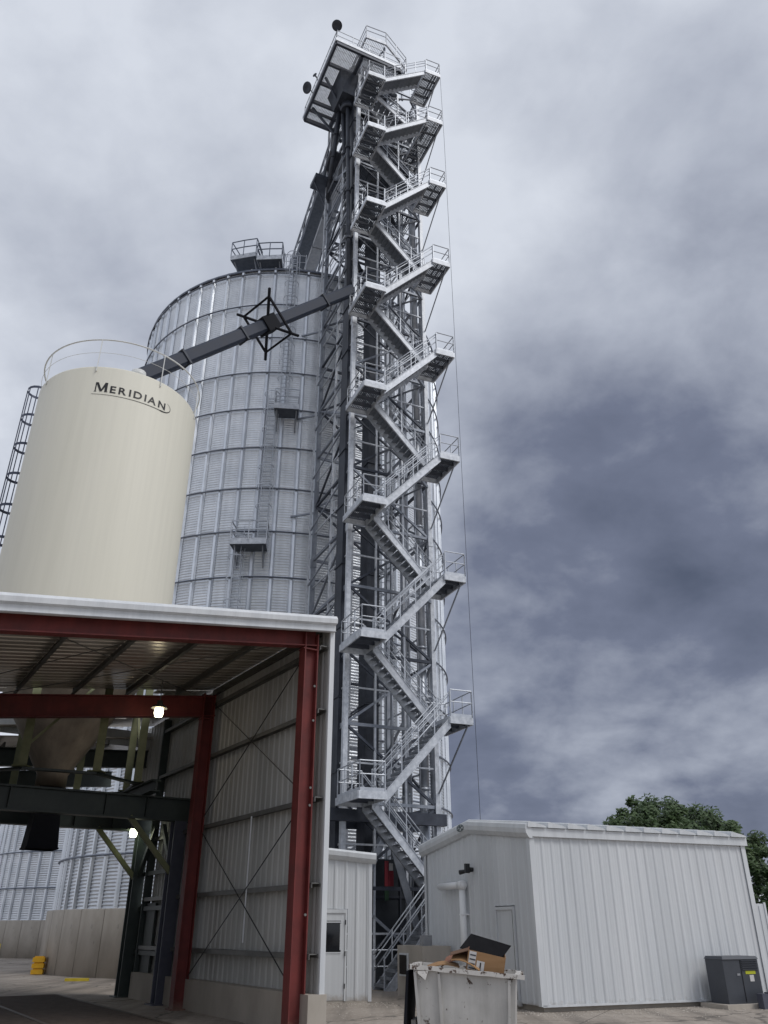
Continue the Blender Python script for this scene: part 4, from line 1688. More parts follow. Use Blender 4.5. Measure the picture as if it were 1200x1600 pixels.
# dark transfer spout to the cream tank with its spreader frame
sp0 = T(-0.15, 0.1, 32.6)
sp1 = tank_c + az2(-21.75 + 90, 0.45) + V((0, 0, TZ1 + 1.75))
sp1 = V((sp1.x, sp1.y, sp1.z))
sd = (sp1 - sp0)
sl = sd.length
sn = sd.normalized()
ss = sn.cross(UP).normalized()
sv = ss.cross(sn)
tsp = thing('transfer_spout', sp1, 'dark slate spout sloping from the tower to the cream tank', 'spout')
cuts = [0, 0.18, 0.60, 0.84, 1.0]
for c0, c1 in zip(cuts[:-1], cuts[1:]):
    m = MB()
    p, q_ = sp0 + sn * (sl * c0 + .03), sp0 + sn * (sl * c1 - .03)
    hw, hv, ch = 0.29, 0.29, 0.09
    sec = [(-hw + ch, -hv), (hw - ch, -hv), (hw, -hv + ch), (hw, hv - ch), (hw - ch, hv), (-hw + ch, hv), (-hw, hv - ch), (-hw, -hv + ch)]
    m.prism([p + ss * x + sv * y for x, y in sec], q_ - p)
    m.obj('spout_section', 'spout', tsp)
for c0 in cuts[1:-1]:
    m = MB()
    m.beam(sp0 + sn * (sl * c0 - .05), sp0 + sn * (sl * c0 + .05), 0.68, 0.68, up=sv)
    m.obj('flange', 'casing', tsp)
m = MB()
m.tube(sp1 - sn * .15, sp1 + V((-0.1, -0.05, -0.9)), 0.24, 12)
m.obj('inlet_elbow', 'casing', tsp)
fr_o = part_empty('spreader_frame', tsp)
cc = sp0 + sn * sl * 0.475
LSP = 1.38
sp_a, sp_b = (sv + ss).normalized(), (sv - ss).normalized()
tips = [cc + sp_a * LSP, cc + sp_b * LSP, cc - sp_a * LSP, cc - sp_b * LSP]
for i in range(4):
    m = MB()
    d = (tips[i] - cc).normalized()
    m.beam(cc + d * .25, cc + d * (LSP + .4), 0.10, 0.10, up=sn)
    m.obj('arm', 'rubber', fr_o)
    m = MB()
    m.beam(tips[i], tips[(i + 1) % 4], 0.09, 0.09, up=sn)
    m.obj('perimeter_bar', 'rubber', fr_o)
m = MB()
m.beam(cc - sn * .45, cc + sn * .45, 0.74, 0.74, up=sv)
m.obj('clamp_box', 'rubber', fr_o)

# hanging cable right of the stair
m = MB()
ct = az2(6.42, 32.6)
m.tube(Q(UT + .02, 0.0, 49.55), ct + V((-.02, 0, 44)), 0.010, 5)
m.tube(ct + V((-0.02, 0, 44)), ct + V((0.02, 0, 5.4)), 0.010, 5)
m.tube(ct + V((0.02, 0, 5.4)), ct + V((0.05, 0.0, 0.0)), 0.014, 5)
m.obj('hanging_cable', 'cable', label='thin dark cable hanging down right of the stair landings', cat='cable')

# ------------------------------------------------------------------ machinery at the tower foot
en = thing('boot_pit_enclosure', T(1.6, 2.0, 0), 'dark steel enclosure under the foot of the tower', 'enclosure')
m = MB()
m.box(T(-0.9, 0.9, 0), tu * 5.0, tw * 3.2, UP * 4.3)
m.obj('body', 'machine', en)
for u in (-0.9, 0.35, 1.6, 2.85, 4.05):
    m = MB()
    m.box(T(u, 0.84, 0.1), tu * .07, tw * .055, UP * 4.1)
    m.obj('stiffener', 'tower_dark', en)
for z in (1.5, 2.9):
    m = MB()
    m.box(T(-0.9, 0.86, z), tu * 5.0, tw * .035, UP * .09)
    m.obj('stiffener', 'tower_dark', en)
gd = thing('guard_rail', T(0.2, -0.6, 0), 'low grey guard rail in front of the dark enclosure', 'guard rail')
m = MB()
rail_run(m, [T(-1.2, -0.5, 0), T(2.2, -0.5, 0)], h=1.15, r=.03)
m.obj('railing', 'tower', gd)
sg = thing('warning_sign', T(2.2, 0.3, 4.2), 'red and white sign panel hung behind the lowest stair flight', 'sign')
m = MB()
p = T(1.95, 0.32, 3.3)
m.box(p, tu * .16, tw * .03, UP * 0.9)
m.obj('red_panel', 'sign_red', sg)
m = MB()
m.box(p + tu * .18, tu * .2, tw * .03, UP * 0.55)
m.obj('red_panel', 'sign_red', sg)
m = MB()
m.box(p + tu * .20 + UP * .56, tu * .15, tw * .03, UP * .26)
m.obj('white_panel', 'paper', sg)
m = MB()
m.box(p - UP * .5, tu * .17, tw * .03, UP * .48)
m.obj('green_panel', 'sign_green', sg)
mo = thing('motor_unit', T(2.7, -0.5, 0), 'grey motor and gearbox standing behind the lowest stair flight', 'motor')
m = MB()
m.box(T(2.2, -0.6, 0), tu * 1.0, tw * .6, UP * .5)
m.obj('plinth', 'concrete', mo)
m = MB()
m.tube(T(2.3, -0.3, .82), T(3.0, -0.3, .82), .3, 16)
for i in range(6):
    m.tube(T(2.4 + i * .09, -0.3, .82), T(2.43 + i * .09, -0.3, .82), .33, 16)
m.obj('motor_body', 'grey_metal', mo)
m = MB()
m.box(T(2.45, -0.42, 1.12), tu * .3, tw * .24, UP * .2)
m.obj('terminal_box', 'grey_metal', mo)
cb_ = thing('control_cabinet', T(3.5, -1.0, 0), 'grey control cabinet beside the bottom of the stair', 'cabinet')
m = MB()
m.box(T(3.2, -0.9, .5), tu * .75, tw * .35, UP * 1.15)
m.obj('body', 'grey_metal', cb_)
m = MB()
m.box(T(3.24, -0.925, .54), tu * .67, tw * .02, UP * 1.07)
m.obj('door', 'grey_metal', cb_)
m = MB()
m.box(T(3.25, -0.8, 0), tu * .06, tw * .06, UP * .5)
m.box(T(3.83, -0.8, 0), tu * .06, tw * .06, UP * .5)
m.obj('leg', 'tower', cb_)

# ------------------------------------------------------------------ small white building beside the shed
ko = V((-0.41, 26.3, 0))
kd = V((-0.985, -0.17, 0)).normalized()
kn = V((kd.y, -kd.x, 0))
if kn.y < 0:
    kn = -kn          # kn points away from the camera
kb = thing('utility_building', ko + kd * 2 + kn * 1.5, 'small white metal building with a door beside the red framed shed', 'building')
KH = 3.68


def ktop(s):
    return KH + 0.09 * s


def KP(s, n_, z):
    return ko + kd * s + kn * n_ + V((0, 0, z))


DX0, DX1, DH = 0.68, 1.60, 2.30
# front sheets: right of the door, above it, left of it
m = rib_sheet(KP(0, 0, 0), kd, -kn, DX0 - .02, 0.05, lambda s: ktop(s), ribs=2, rh=0.025)
m.obj('wall_sheet', 'white', kb)
m = rib_sheet(KP(DX0 - .02, 0, 0), kd, -kn, DX1 - DX0 + .04, DH + .06, lambda s: ktop(s + DX0), ribs=3, rh=0.025)
m.obj('wall_sheet', 'white', kb)
for i in range(2):
    m = rib_sheet(KP(DX1 + .02 + i * .92, 0, 0), kd, -kn, 0.92, 0.05, lambda s, i=i: ktop(s + DX1 + i * .92), ribs=3, rh=0.025)
    m.obj('wall_sheet', 'white', kb)
for i in range(3):
    m = rib_sheet(KP(0, i * .95, 0), kn, -kd, 0.95, 0.05, lambda s: KH, ribs=3, rh=0.025)
    m.obj('wall_sheet', 'white', kb)
m = MB()
m.box(KP(-.03, -.04, 0.03), kd * .08, kn * .02, UP * (KH - .03))
m.box(KP(-.05, -.04, 0.03), kd * .02, kn * .10, UP * (KH - .03))
m.obj('corner_trim', 'trim', kb)
m = MB()
poly = [(-0.06, -0.10), (-0.10, -0.06), (-0.16, 0.02), (-0.17, 0.14), (-0.12, 0.20), (0.0, 0.21), (0.0, -0.10)]
pa = [KP(-0.16, b, ktop(-.16) + z) for b, z in poly]
pb = [KP(3.6, b, ktop(3.6) + z) for b, z in poly]
n = len(poly)
m.add(pa + pb, [tuple(range(n)), tuple(reversed(range(n, 2 * n)))] + [(k, n + k, n + (k + 1) % n, (k + 1) % n) for k in range(n)])
m.obj('rake_trim', 'trim', kb)
m = MB()
m.hexa([KP(-.12, 0, KH + .1), KP(3.6, 0, ktop(3.6) + .1), KP(3.6, 3, ktop(3.6) + .1), KP(-.12, 3, KH + .1),
        KP(-.12, 0, KH + .16), KP(3.6, 0, ktop(3.6) + .16), KP(3.6, 3, ktop(3.6) + .16), KP(-.12, 3, KH + .16)])
m.obj('roof', 'trim', kb)
m = MB()
m.box(KP(-.02, -.02, 0), kd * 3.6, kn * 2.9, UP * .045)
m.obj('foundation', 'concrete', kb)
do = MB()
do.box(KP(DX0 + .05, -.015, 0.06), kd * (DX1 - DX0 - .10), kn * .045, UP * (DH - .11))
dr = do.obj('door', 'white', kb)
m = MB()
m.box(KP(DX0, -.045, 0.05), kd * .05, kn * .09, UP * (DH))
m.box(KP(DX1 - .05, -.045, 0.05), kd * .05, kn * .09, UP * (DH))
m.box(KP(DX0 + .05, -.045, DH - .05), kd * (DX1 - DX0 - .1), kn * .09, UP * .10)
m.obj('frame', 'trim', dr)
m = MB()
m.box(KP(DX0 + .17, -.022, 1.25), kd * (DX1 - DX0 - .28), kn * .006, UP * .8)
m.obj('pane', 'glass_dark', dr)
m = MB()
for (a, z, la_, lz) in ((.17, 1.22, DX1 - DX0 - .28, .03), (.17, 2.0, DX1 - DX0 - .28, .03)):
    m.box(KP(DX0 + a, -.03, z), kd * la_, kn * .012, UP * lz)
m.box(KP(DX0 + .17, -.03, 1.30), kd * .03, kn * .012, UP * .68)
m.box(KP(DX1 - .14, -.03, 1.30), kd * .03, kn * .012, UP * .68)
m.obj('window_frame', 'trim', dr)
for z in (.35, 1.15, 1.95):
    m = MB()
    m.box(KP(DX0 + .03, -.055, z), kd * .03, kn * .02, UP * .12)
    m.obj('hinge', 'black_metal', dr)
m = MB()
m.tube(KP(DX1 - .16, -.015, 1.02), KP(DX1 - .16, -.075, 1.02), .025, 8)
m.tube(KP(DX1 - .16, -.07, 1.02), KP(DX1 - .28, -.07, 1.02), .012, 6)
m.obj('handle', 'grey_metal', dr)

# ------------------------------------------------------------------ white building on the right
go_ = V((3.94, 23.3, 0))
gl_ = V((0.926, 0.378, 0)).normalized()
gb = V((-gl_.y, gl_.x, 0))
GL, GW = 7.45, 6.7
GE, GRZ = 4.22, 4.62
wb = thing('white_building', go_ + gl_ * 3.7 + gb * 3.3, 'white ribbed metal building with low gable at right', 'building')


def G(l, b, z):
    return go_ + gl_ * l + gb * b + V((0, 0, z))


def gtop(b):
    return GE + (GRZ - GE) * (1 - abs(b - GW / 2) / (GW / 2))


BZ = 0.13
n_long = 8
pw = GL / n_long
for i in range(n_long):
    m = rib_sheet(G(i * pw, 0, 0), gl_, -gb, pw, BZ, lambda s: GE - .02, ribs=3, rh=0.022)
    m.obj('wall_sheet', 'white', wb)
gd0, gd1, gdh = 1.05, 2.05, 2.33
# gable sheets, with the door opening between gd0 and gd1
cutsb = [0, gd0 - .04, gd1 + .04, 2.95, 3.85, 4.8, 5.75, GW]
for b0, b1 in zip(cutsb[:-1], cutsb[1:]):
    zb = BZ if abs(b0 - (gd0 - .04)) > .01 else gdh + .08
    m = rib_sheet(G(0, b0, 0), gb, -gl_, b1 - b0, zb, lambda s, b0=b0: gtop(b0 + s) - .02, ribs=3, rh=0.022)
    m.obj('wall_sheet', 'white', wb)
for (l0, lab) in ((GL, 0),):
    for i in range(7):
        m = rib_sheet(G(l0, i * GW / 7, 0), gb, gl_, GW / 7, BZ, lambda s, i=i: gtop(i * GW / 7 + s) - .02, ribs=3, rh=0.022)
        m.obj('wall_sheet', 'white', wb)
for i in range(n_long):
    m = rib_sheet(G(i * pw, GW, 0), gl_, gb, pw, BZ, lambda s: GE - .02, ribs=3, rh=0.022)
    m.obj('wall_sheet', 'white', wb)
m = MB()
m.box(G(.10, .10, 0), gl_ * (GL - .2), gb * (GW - .2), UP * .16)
m.obj('foundation', 'concrete', wb)
m = MB()
m.box(G(0, -.042, .105), gl_ * GL, gb * .03, UP * .05)
m.obj('base_trim', 'trim', wb)
for (l, b) in ((0, 0), (GL, 0), (0, GW)):
    m = MB()
    sl_, sb_ = (-1 if l == 0 else 1), (-1 if b == 0 else 1)
    m.box(G(l + sl_ * .042, b + sb_ * .042, BZ - .01), gl_ * (-sl_ * .16), gb * (-sb_ * .008), UP * (GE - .1))
    m.box(G(l + sl_ * .042, b + sb_ * .034, BZ - .01), gl_ * (-sl_ * .008), gb * (-sb_ * .15), UP * (GE - .1))
    m.obj('corner_trim', 'trim', wb)
# eave trim on the long side
m = MB()
m.box(G(-.1, -.10, GE - .16), gl_ * (GL + .2), gb * .06, UP * .22)
m.box(G(-.1, -.04, GE - .16), gl_ * (GL + .2), gb * .04, UP * .03)
m.obj('eave_trim', 'trim', wb)
# roof panels with raised seams, ends showing over the eave
npan = 12
rw_ = (GL + .24) / npan
for i in range(npan):
    l0 = -.12 + i * rw_
    for (b0, b1) in ((-.16, GW / 2), (GW + .16, GW / 2)):
        zA, zB = GE + .075 - .008, GRZ + .075
        m = MB()
        sec = [(0.0, 0.0), (0.0, 0.06), (0.02, 0.13), (0.06, 0.15), (rw_ * .35, 0.115), (rw_ * .7, 0.075), (rw_ - .09, 0.045), (rw_ - .055, 0.02), (rw_ - .055, 0.0)]
        pa = [G(l0 + s, b0, zA + h) for s, h in sec]
        pb = [G(l0 + s, b1, zB + h) for s, h in sec]
        n = len(sec)
        m.add(pa + pb, [tuple(range(n)), tuple(reversed(range(n, 2 * n)))] + [(k, n + k, n + (k + 1) % n, (k + 1) % n) for k in range(n)])
        m.obj('roof_panel', 'trim', wb)
# rake trim on the near gable, rounded section, two slopes
for (b0, b1) in ((-.12, GW / 2), (GW / 2, GW + .18)):
    m = MB()
    poly = [(-.06, -.22), (-.09, -.20), (-.16, -.10), (-.18, 0.02), (-.16, .12), (-.10, .17), (.02, .18), (.02, -.22)]

    def zt(b):
        return gtop(min(max(b, 0), GW)) + (0 if 0 <= b <= GW else -(GRZ - GE) / (GW / 2) * (-b if b < 0 else b - GW)) + .03
    b1_ = b1 - .004 if b0 < 0 else b1
    pa = [G(l, b0, zt(b0) + z) for l, z in poly]
    pb = [G(l, b1_, zt(b1) + z) for l, z in poly]
    n = len(poly)
    m.add(pa + pb, [tuple(range(n)), tuple(reversed(range(n, 2 * n)))] + [(k, n + k, n + (k + 1) % n, (k + 1) % n) for k in range(n)])
    rk = m.obj('rake_trim', 'trim', wb)
# oval emblem on the trim
em = MB()
ec = G(-.186, GW / 2 + .36, zt(GW / 2 + .3) + .01)
nn = 28
e_out = [ec + gb * (-.23 * math.cos(2 * math.pi * i / nn)) + UP * (.105 * math.sin(2 * math.pi * i / nn)) for i in range(nn)]
e_in = [ec + gb * (-.195 * math.cos(2 * math.pi * i / nn)) + UP * (.080 * math.sin(2 * math.pi * i / nn)) for i in range(nn)]
em.add(e_out + e_in, [(i, (i + 1) % nn, nn + (i + 1) % nn, nn + i) for i in range(nn)])
eo = em.obj('oval_emblem', 'oval_green', rk)
cu = bpy.data.curves.new('txt', 'FONT')
cu.body = 'CBC'
cu.size = 0.155
cu.offset = 0.006
cu.align_x = 'CENTER'
ob = bpy.data.objects.new('txt', cu)
col.objects.link(ob)
me0 = bpy.data.meshes.new_from_object(ob.evaluated_get(bpy.context.evaluated_depsgraph_get()))
em = MB()
em.add([ec - gb * v.co.x + UP * (v.co.y - .055) for v in me0.vertices], [tuple(p.vertices) for p in me0.polygons])
em.obj('emblem_letters', 'oval_green', eo)
bpy.data.objects.remove(ob)
# gable door
m = MB()
m.box(G(-.012, gd0 + .05, .07), gl_ * .045, gb * (gd1 - gd0 - .1), UP * (gdh - .09))
dr = m.obj('door', 'white', wb)
m = MB()
m.box(G(-.05, gd0 - .02, .06), gl_ * .09, gb * .065, UP * (gdh - .005))
m.box(G(-.05, gd1 - .05, .06), gl_ * .09, gb * .065, UP * (gdh - .005))
m.box(G(-.05, gd0 + .045, gdh - .02), gl_ * .09, gb * (gd1 - gd0 - .095), UP * .075)
m.obj('frame', 'white', dr)
m = MB()
m.box(G(-.055, gd0 + .045, .2), gl_ * .03, gb * .012, UP * (gdh - .25))
m.obj('hinge', 'black_metal', dr)
m = MB()
m.tube(G(-.01, gd1 - .2, 1.05), G(-.08, gd1 - .2, 1.05), .03, 8)
m.obj('handle', 'grey_metal', dr)
# wall light and vent pipe
wl_ = thing('wall_light', G(-.1, 3.2, 3.45), 'black floodlight high on the white building gable', 'wall light')
m = MB()
m.tube(G(-.03, 3.3, 3.42), G(-.12, 3.3, 3.42), .07, 10)
m.tube(G(-.12, 3.3, 3.42), G(-.20, 3.36, 3.40), .025, 6)
m.obj('mount', 'black_metal', wl_)
m = MB()
m.box(G(-.30, 3.22, 3.32), gl_ * .14, gb * .10, UP * .26)
m.obj('lamp_head', 'black_metal', wl_)
m = MB()
m.tube(G(-.20, 3.40, 3.38), G(-.34, 3.56, 3.35), .05, 8, r2=.07)
m.obj('lamp_head', 'black_metal', wl_)
vp = thing('vent_pipe', G(-.2, 4.0, 0), 'white plastic vent pipe bent along the gable wall', 'pipe')
m = MB()
m.tube(G(-.16, 3.78, 0.3), G(-.16, 3.78, 3.02), .10, 14)
m.obj('riser', 'pvc', vp)
m = MB()
m.tube(G(-.16, 3.70, 3.02), G(-.16, 5.3, 3.02), .10, 14)
m.tube(G(-.16, 5.3, 3.02), G(-.16, 5.42, 2.99), .10, 14, r2=.04)
m.obj('outlet_arm', 'pvc', vp)
m = MB()
m.tube(G(-.16, 3.78, 2.90), G(-.16, 3.78, 3.11), .122, 14)
m.tube(G(-.16, 3.69, 3.02), G(-.16, 3.92, 3.02), .122, 14)
m.obj('elbow', 'pvc', vp)
for z in (1.0, 2.2):
    m = MB()
    m.box(G(-.25, 3.68, z), gl_ * .25, gb * .2, UP * .04)
    m.obj('strap', 'pvc', vp)
# concrete block and box at the far corner of the gable
cbk = thing('concrete_block', G(-.75, 6.0, 0), 'tan concrete block with a dark hatch behind the dumpster', 'block')
m = MB()
m.box(G(-1.1, 4.7, 0), gl_ * .95, gb * 1.9, UP * 1.38)
m.obj('body', 'concrete', cbk)
m = MB()
m.box(G(-1.16, 5.7, .55), gl_ * .055, gb * .62, UP * .62)
m.obj('hatch_frame', 'trim', cbk)
m = MB()
m.box(G(-1.18, 5.75, .6), gl_ * .03, gb * .52, UP * .52)
m.obj('hatch', 'glass_dark', cbk)
m = MB()
m.box(G(-.95, 4.95, 1.385), gl_ * .3, gb * .25, UP * .28)
m.obj('meter', 'grey_metal', cbk)

# ------------------------------------------------------------------ standby generator
ge = thing('generator', G(6.2, -.7, 0), 'charcoal generator cabinet on a pad against the white building', 'generator')
g0, g1 = 5.05, 6.25
m = MB()
m.box(G(g0 - .25, -1.15, 0), gl_ * 2.1, gb * 1.0, UP * .10)
m.obj('pad', 'concrete', ge)
m = MB()
m.box(G(g0, -.95, .10), gl_ * (g1 - g0), gb * .65, UP * 1.02)
bo = m.obj('cabinet', 'gen', ge)
m = MB()
m.hexa([G(g0 - .02, -.98, 1.12), G(g1 + .02, -.98, 1.12), G(g1 + .02, -.28, 1.12), G(g0 - .02, -.28, 1.12),
        G(g0 + .02, -.94, 1.19), G(g1 - .02, -.94, 1.19), G(g1 - .02, -.32, 1.19), G(g0 + .02, -.32, 1.19)])
m.obj('lid', 'gen', ge)
m = MB()
m.box(G(g0 + .58, -.965, .13), gl_ * .012, gb * .014, UP * .97)
m.obj('panel_joint', 'black_metal', bo)
for i in range(5):
    m = MB()
    z = .86 + i * .05
    m.hexa([G(g0 + .62, -.952, z), G(g1 - .04, -.952, z), G(g1 - .04, -.945, z), G(g0 + .62, -.945, z),
            G(g0 + .62, -.985, z + .012), G(g1 - .04, -.985, z + .012), G(g1 - .04, -.947, z + .036), G(g0 + .62, -.947, z + .036)])
    m.obj('louver', 'gen', bo)
m = MB()
m.box(G(g0 + .72, -.958, .77), gl_ * .34, gb * .006, UP * .075)
m.obj('warning_label', 'label_y', bo)
m = MB()
m.box(G(g0 + .84, -.958, .60), gl_ * .14, gb * .006, UP * .15)
m.obj('data_label', 'paper', bo)
m = MB()
m.box(G(g0 + .42, -.962, .74), gl_ * .10, gb * .012, UP * .05)
m.obj('latch', 'grey_metal', bo)
for i in range(4):
    m = MB()
    l = 5.75 + i * .27
    m.prism([G(l, -1.42, 0), G(l + .24, -1.40, 0), G(l + .25, -1.22, 0), G(l + .01, -1.21, 0)], UP * (.34 + .03 * ((i * 7) % 3)))
    m.obj('edging_block', 'frame_grey', label=('leftmost', 'second', 'third', 'rightmost')[i] + ' dark upright edging block before the generator, counted from the left',
          cat='block', group='dark edging blocks by the generator')

# white container beyond the building
ct_o = thing('storage_container', az2(22.2, 36), 'pale storage container glimpsed past the right building', 'container')
p = az2(23.15, 34.0)
dr_ = V((-0.926, -0.378, 0))
m = MB()
m.box(p, dr_ * 2.4, V((-dr_.y, dr_.x, 0)) * -5, UP * 2.62)
m.obj('body', 'white', ct_o)
m = MB()
for s in (0.0, 2.32):
    m.box(p + dr_ * s + V((dr_.y, -dr_.x, 0)) * -.03, dr_ * .08, V((dr_.y, -dr_.x, 0)) * .03, UP * 2.66)
m.obj('corner_post', 'trim', ct_o)
for i in range(8):
    m = MB()
    m.box(p + dr_ * (.2 + i * .27) + V((dr_.y, -dr_.x, 0)) * -.025, dr_ * .12, V((dr_.y, -dr_.x, 0)) * .025, UP * 2.55)
    m.obj('rib', 'white', ct_o)

# ------------------------------------------------------------------ dumpster and its rubbish
K = V((0.45, 14.25, 0))                   # near left corner at the rim
fd = V((0.985, -0.17, 0)).normalized()   # along the front, to the right
bd = V((-0.36, 0.93, 0)).normalized()
bd = V((-fd.y, fd.x, 0))
DL, DB = 1.56, 1.05
dm = thing('dumpster', K + fd * .8 + bd * .5, 'chipped white steel dumpster overflowing with cardboard', 'dumpster')


def D_(f, b, z):
    return K + fd * f + bd * b + V((0, 0, z))


RIM = 1.27
SLOPE = 0.075          # the rim falls a little towards the right


def body_pt(f, b, z):
    t_ = z / RIM
    z = z - (SLOPE * (f - .6) * t_)
    ins = 0.09 * (1 - t_)
    return D_(f * (DL - 2 * ins) / DL + ins, b * (DB - 2 * ins) / DB + ins, z)


m = MB()
th = .012
outer = [body_pt(f, b, z) for z in (0.12, RIM) for (f, b) in ((0, 0), (DL, 0), (DL, DB), (0, DB))]
m.add(outer, [(0, 3, 2, 1), (0, 1, 5, 4), (1, 2, 6, 5), (2, 3, 7, 6), (3, 0, 4, 7)])
inner = [p + (D_(DL / 2, DB / 2, p.z) - p).normalized() * .03 + UP * (0.02 if i < 4 else 0) for i, p in enumerate(outer)]
m.add(inner, [(0, 1, 2, 3), (0, 4, 5, 1), (1, 5, 6, 2), (2, 6, 7, 3), (3, 7, 4, 0)])
body = m.obj('body', 'dump', dm)
for (f0, b0, f1, b1) in ((-.04, -.03, DL + .14, -.03), (-.04, DB + .03, DL + .1, DB + .03), (-.03, 0.0, -.03, DB), (DL + .03, 0, DL + .03, DB)):
    m = MB()
    pts = []
    nseg = 10
    for i in range(nseg + 1):
        t_ = i / nseg
        pts.append(D_(f0 + (f1 - f0) * t_, b0 + (b1 - b0) * t_, RIM + .01 - SLOPE * (f0 + (f1 - f0) * t_ - .6) + random.uniform(-.008, .008)))
    for a, b in zip(pts[:-1], pts[1:]):
        m.beam(a, b, 0.075, 0.06)
    m.obj('rim', 'dump_rim', dm)
for f in (0.03, 0.40, 1.47):
    m = MB()
    p_, q_ = body_pt(f, 0, .15), body_pt(f, 0, RIM - .05)
    m.beam(p_ - bd * .02, q_ - bd * .02, 0.06, 0.04, up=fd)
    m.obj('side_rib', 'dump', dm)
m = MB()
m.prism([D_(.04, -.045, RIM - .0), D_(.24, -.045, RIM - .0), D_(.20, -.075, RIM - .12)], -bd * .02)
m.obj('bent_flap', 'dump_rim', dm)
m = MB()
m.box(D_(-.07, .2, .45), fd * .07, bd * .55, UP * .16)
m.obj('fork_pocket', 'dump', dm)
m = MB()
m.hexa([D_(-.18, -.02, .22), D_(-.14, -.02, .22), D_(-.14, .98, .22), D_(-.18, .98, .22), D_(-.105, -.02, RIM), D_(-.07, -.02, RIM), D_(-.07, .98, RIM), D_(-.105, .98, RIM)])
m.obj('hanging_lid', 'rubber', dm)
m = MB()
pA = body_pt(.08, 0, .60)
m.box(body_pt(-.001, .42, .62) - fd * .012, bd * .09, fd * .006, UP * .10)
m.obj('yellow_sticker', 'label_y', body)
m = MB()
for (f, b) in ((.15, .1), (DL - .15, .1), (.15, DB - .1), (DL - .15, DB - .1)):
    m = MB()
    m.tube(D_(f, b - .03, .07), D_(f, b + .03, .07), .07, 12)
    m.obj('wheel', 'rubber', dm)


def tilt_box(o, ex, ey, ez):
    m = MB()
    m.box(o, ex, ey, ez)
    return m


# cardboard box, tipped, with label and open flaps
bx = thing('cardboard_box', D_(.95, .45, 1.15), 'brown cardboard box with white label sticking out of the dumpster', 'box')
ex = (fd * .97 - UP * .20 + bd * .08).normalized()
ey = (fd * .20 + UP * .94 - bd * .10).normalized()
ez = ex.cross(ey).normalized()
if ez.dot(bd) < 0:
    ez = -ez
o = D_(.78, .14, 1.17)
bw_, bh_, bdp = .58, .40, .36
for (nm, oo, a, b, c, mm) in (('front_panel', o, ex * bw_, ey * bh_, ez * .008, 'card'),
                              ('rear_panel', o + ez * bdp, ex * bw_, ey * bh_, ez * .008, 'card'),
                              ('side_panel', o + ez * .009, ex * .008, ey * bh_, ez * (bdp - .01), 'card_red'),
                              ('side_panel', o + ez * .009 + ex * (bw_ - .008), ex * .008, ey * bh_, ez * (bdp - .01), 'card'),
                              ('bottom_panel', o + ez * .009 + ex * .009, ex * (bw_ - .018), ey * .008, ez * (bdp - .01), 'card_in')):
    tilt_box(oo, a, b, c).obj(nm, mm, bx)
fl = tilt_box(o + ey * (bh_ - .02) + ez * .02, (-ex * .90 - ey * .42) * .30, ez * (bdp - .04), ey * .008)
fl.obj('flap', 'card_in', bx)
lb = tilt_box(o + ex * .02 + ey * .14 - ez * .004, ex * .11, ey * .25, -ez * .002)
lb.obj('paper_label', 'paper', bx)
lb = tilt_box(o + ex * .15 + ey * .12 - ez * .004, ex * .12, ey * .16, -ez * .002)
l2 = lb.obj('paper_label', 'paper', bx)
lb = tilt_box(o + ex * .20 + ey * .15 - ez * .007, ex * .02, ey * .11, -ez * .002)
lb.obj('printed_bar', 'black_print', l2)
for i in range(4):
    lb = tilt_box(o + ex * .035 + ey * (.15 + i * .06) - ez * .007, ex * .09, ey * .02, -ez * .002)
    lb.obj('printed_bar', 'gen', l2)
# black board leaning over the box
bb = thing('black_board', D_(1.0, .8, 1.4), 'black rectangular board lying tilted over the cardboard box', 'board')
ax = (fd * .63 - UP * .17 - bd * .02)
ay = (fd * .18 + UP * .20 + bd * .10)
m = MB()
m.box(D_(.70, .42, 1.57), ax, ay, ax.cross(ay).normalized() * .02)
m.obj('panel', 'black_panel', bb)
# loose card sheets
sheets = [(.40, .35, 1.32, (.9, .1, .18), (.1, .8, .25), .55, .40, 'card_red', 'reddish cardboard sheet lying left of the box in the dumpster'),
          (.20, .15, 1.29, (.95, .1, .05), (-.1, .9, .12), .50, .30, 'card', 'flat tan cardboard piece at the left rim of the dumpster'),
          (.58, .12, 1.42, (.85, -.1, -.28), (.1, .85, .30), .46, .26, 'card', 'curled pale cardboard strip before the box in the dumpster'),
          (.50, .40, 1.36, (.8, .1, .42), (.0, .9, .1), .45, .35, 'card_in', 'dark brown bent cardboard behind the reddish sheet')]
for (f, b, z, dx, dy, lx, ly, mm, lab) in sheets:
    dxv = (fd * dx[0] + bd * dx[1] + UP * dx[2]).normalized()
    dyv = (fd * dy[0] + bd * dy[1] + UP * dy[2]).normalized()
    m = MB()
    n = 6
    pts = []
    for i in range(n + 1):
        t_ = i / n
        bow = 0.05 * math.sin(math.pi * t_)
        for w_ in (0, 1):
            pts.append(D_(f, b, z) + dxv * lx * t_ + dyv * ly * w_ + UP * bow)
    vs2 = pts + [p - UP * .012 for p in pts]
    N = len(pts)
    fs = []
    for i in range(n):
        a0, a1, a2, a3 = 2 * i, 2 * i + 1, 2 * i + 3, 2 * i + 2
        fs += [(a0, a3, a2, a1), (N + a0, N + a1, N + a2, N + a3), (a0, a1 - 1 + 0, N + a0, N + a0)] if False else [(a0, a3, a2, a1), (N + a0, N + a1, N + a2, N + a3), (a0, N + a0, N + a3, a3), (a1, a2, N + a2, N + a1)]
    fs += [(0, 1, N + 1, N), (N - 2, 2 * N - 2, 2 * N - 1, N - 1)]
    m.add(vs2, fs)
    m.obj('cardboard_sheet', mm, label=lab, cat='cardboard', group='loose cardboard in the dumpster')

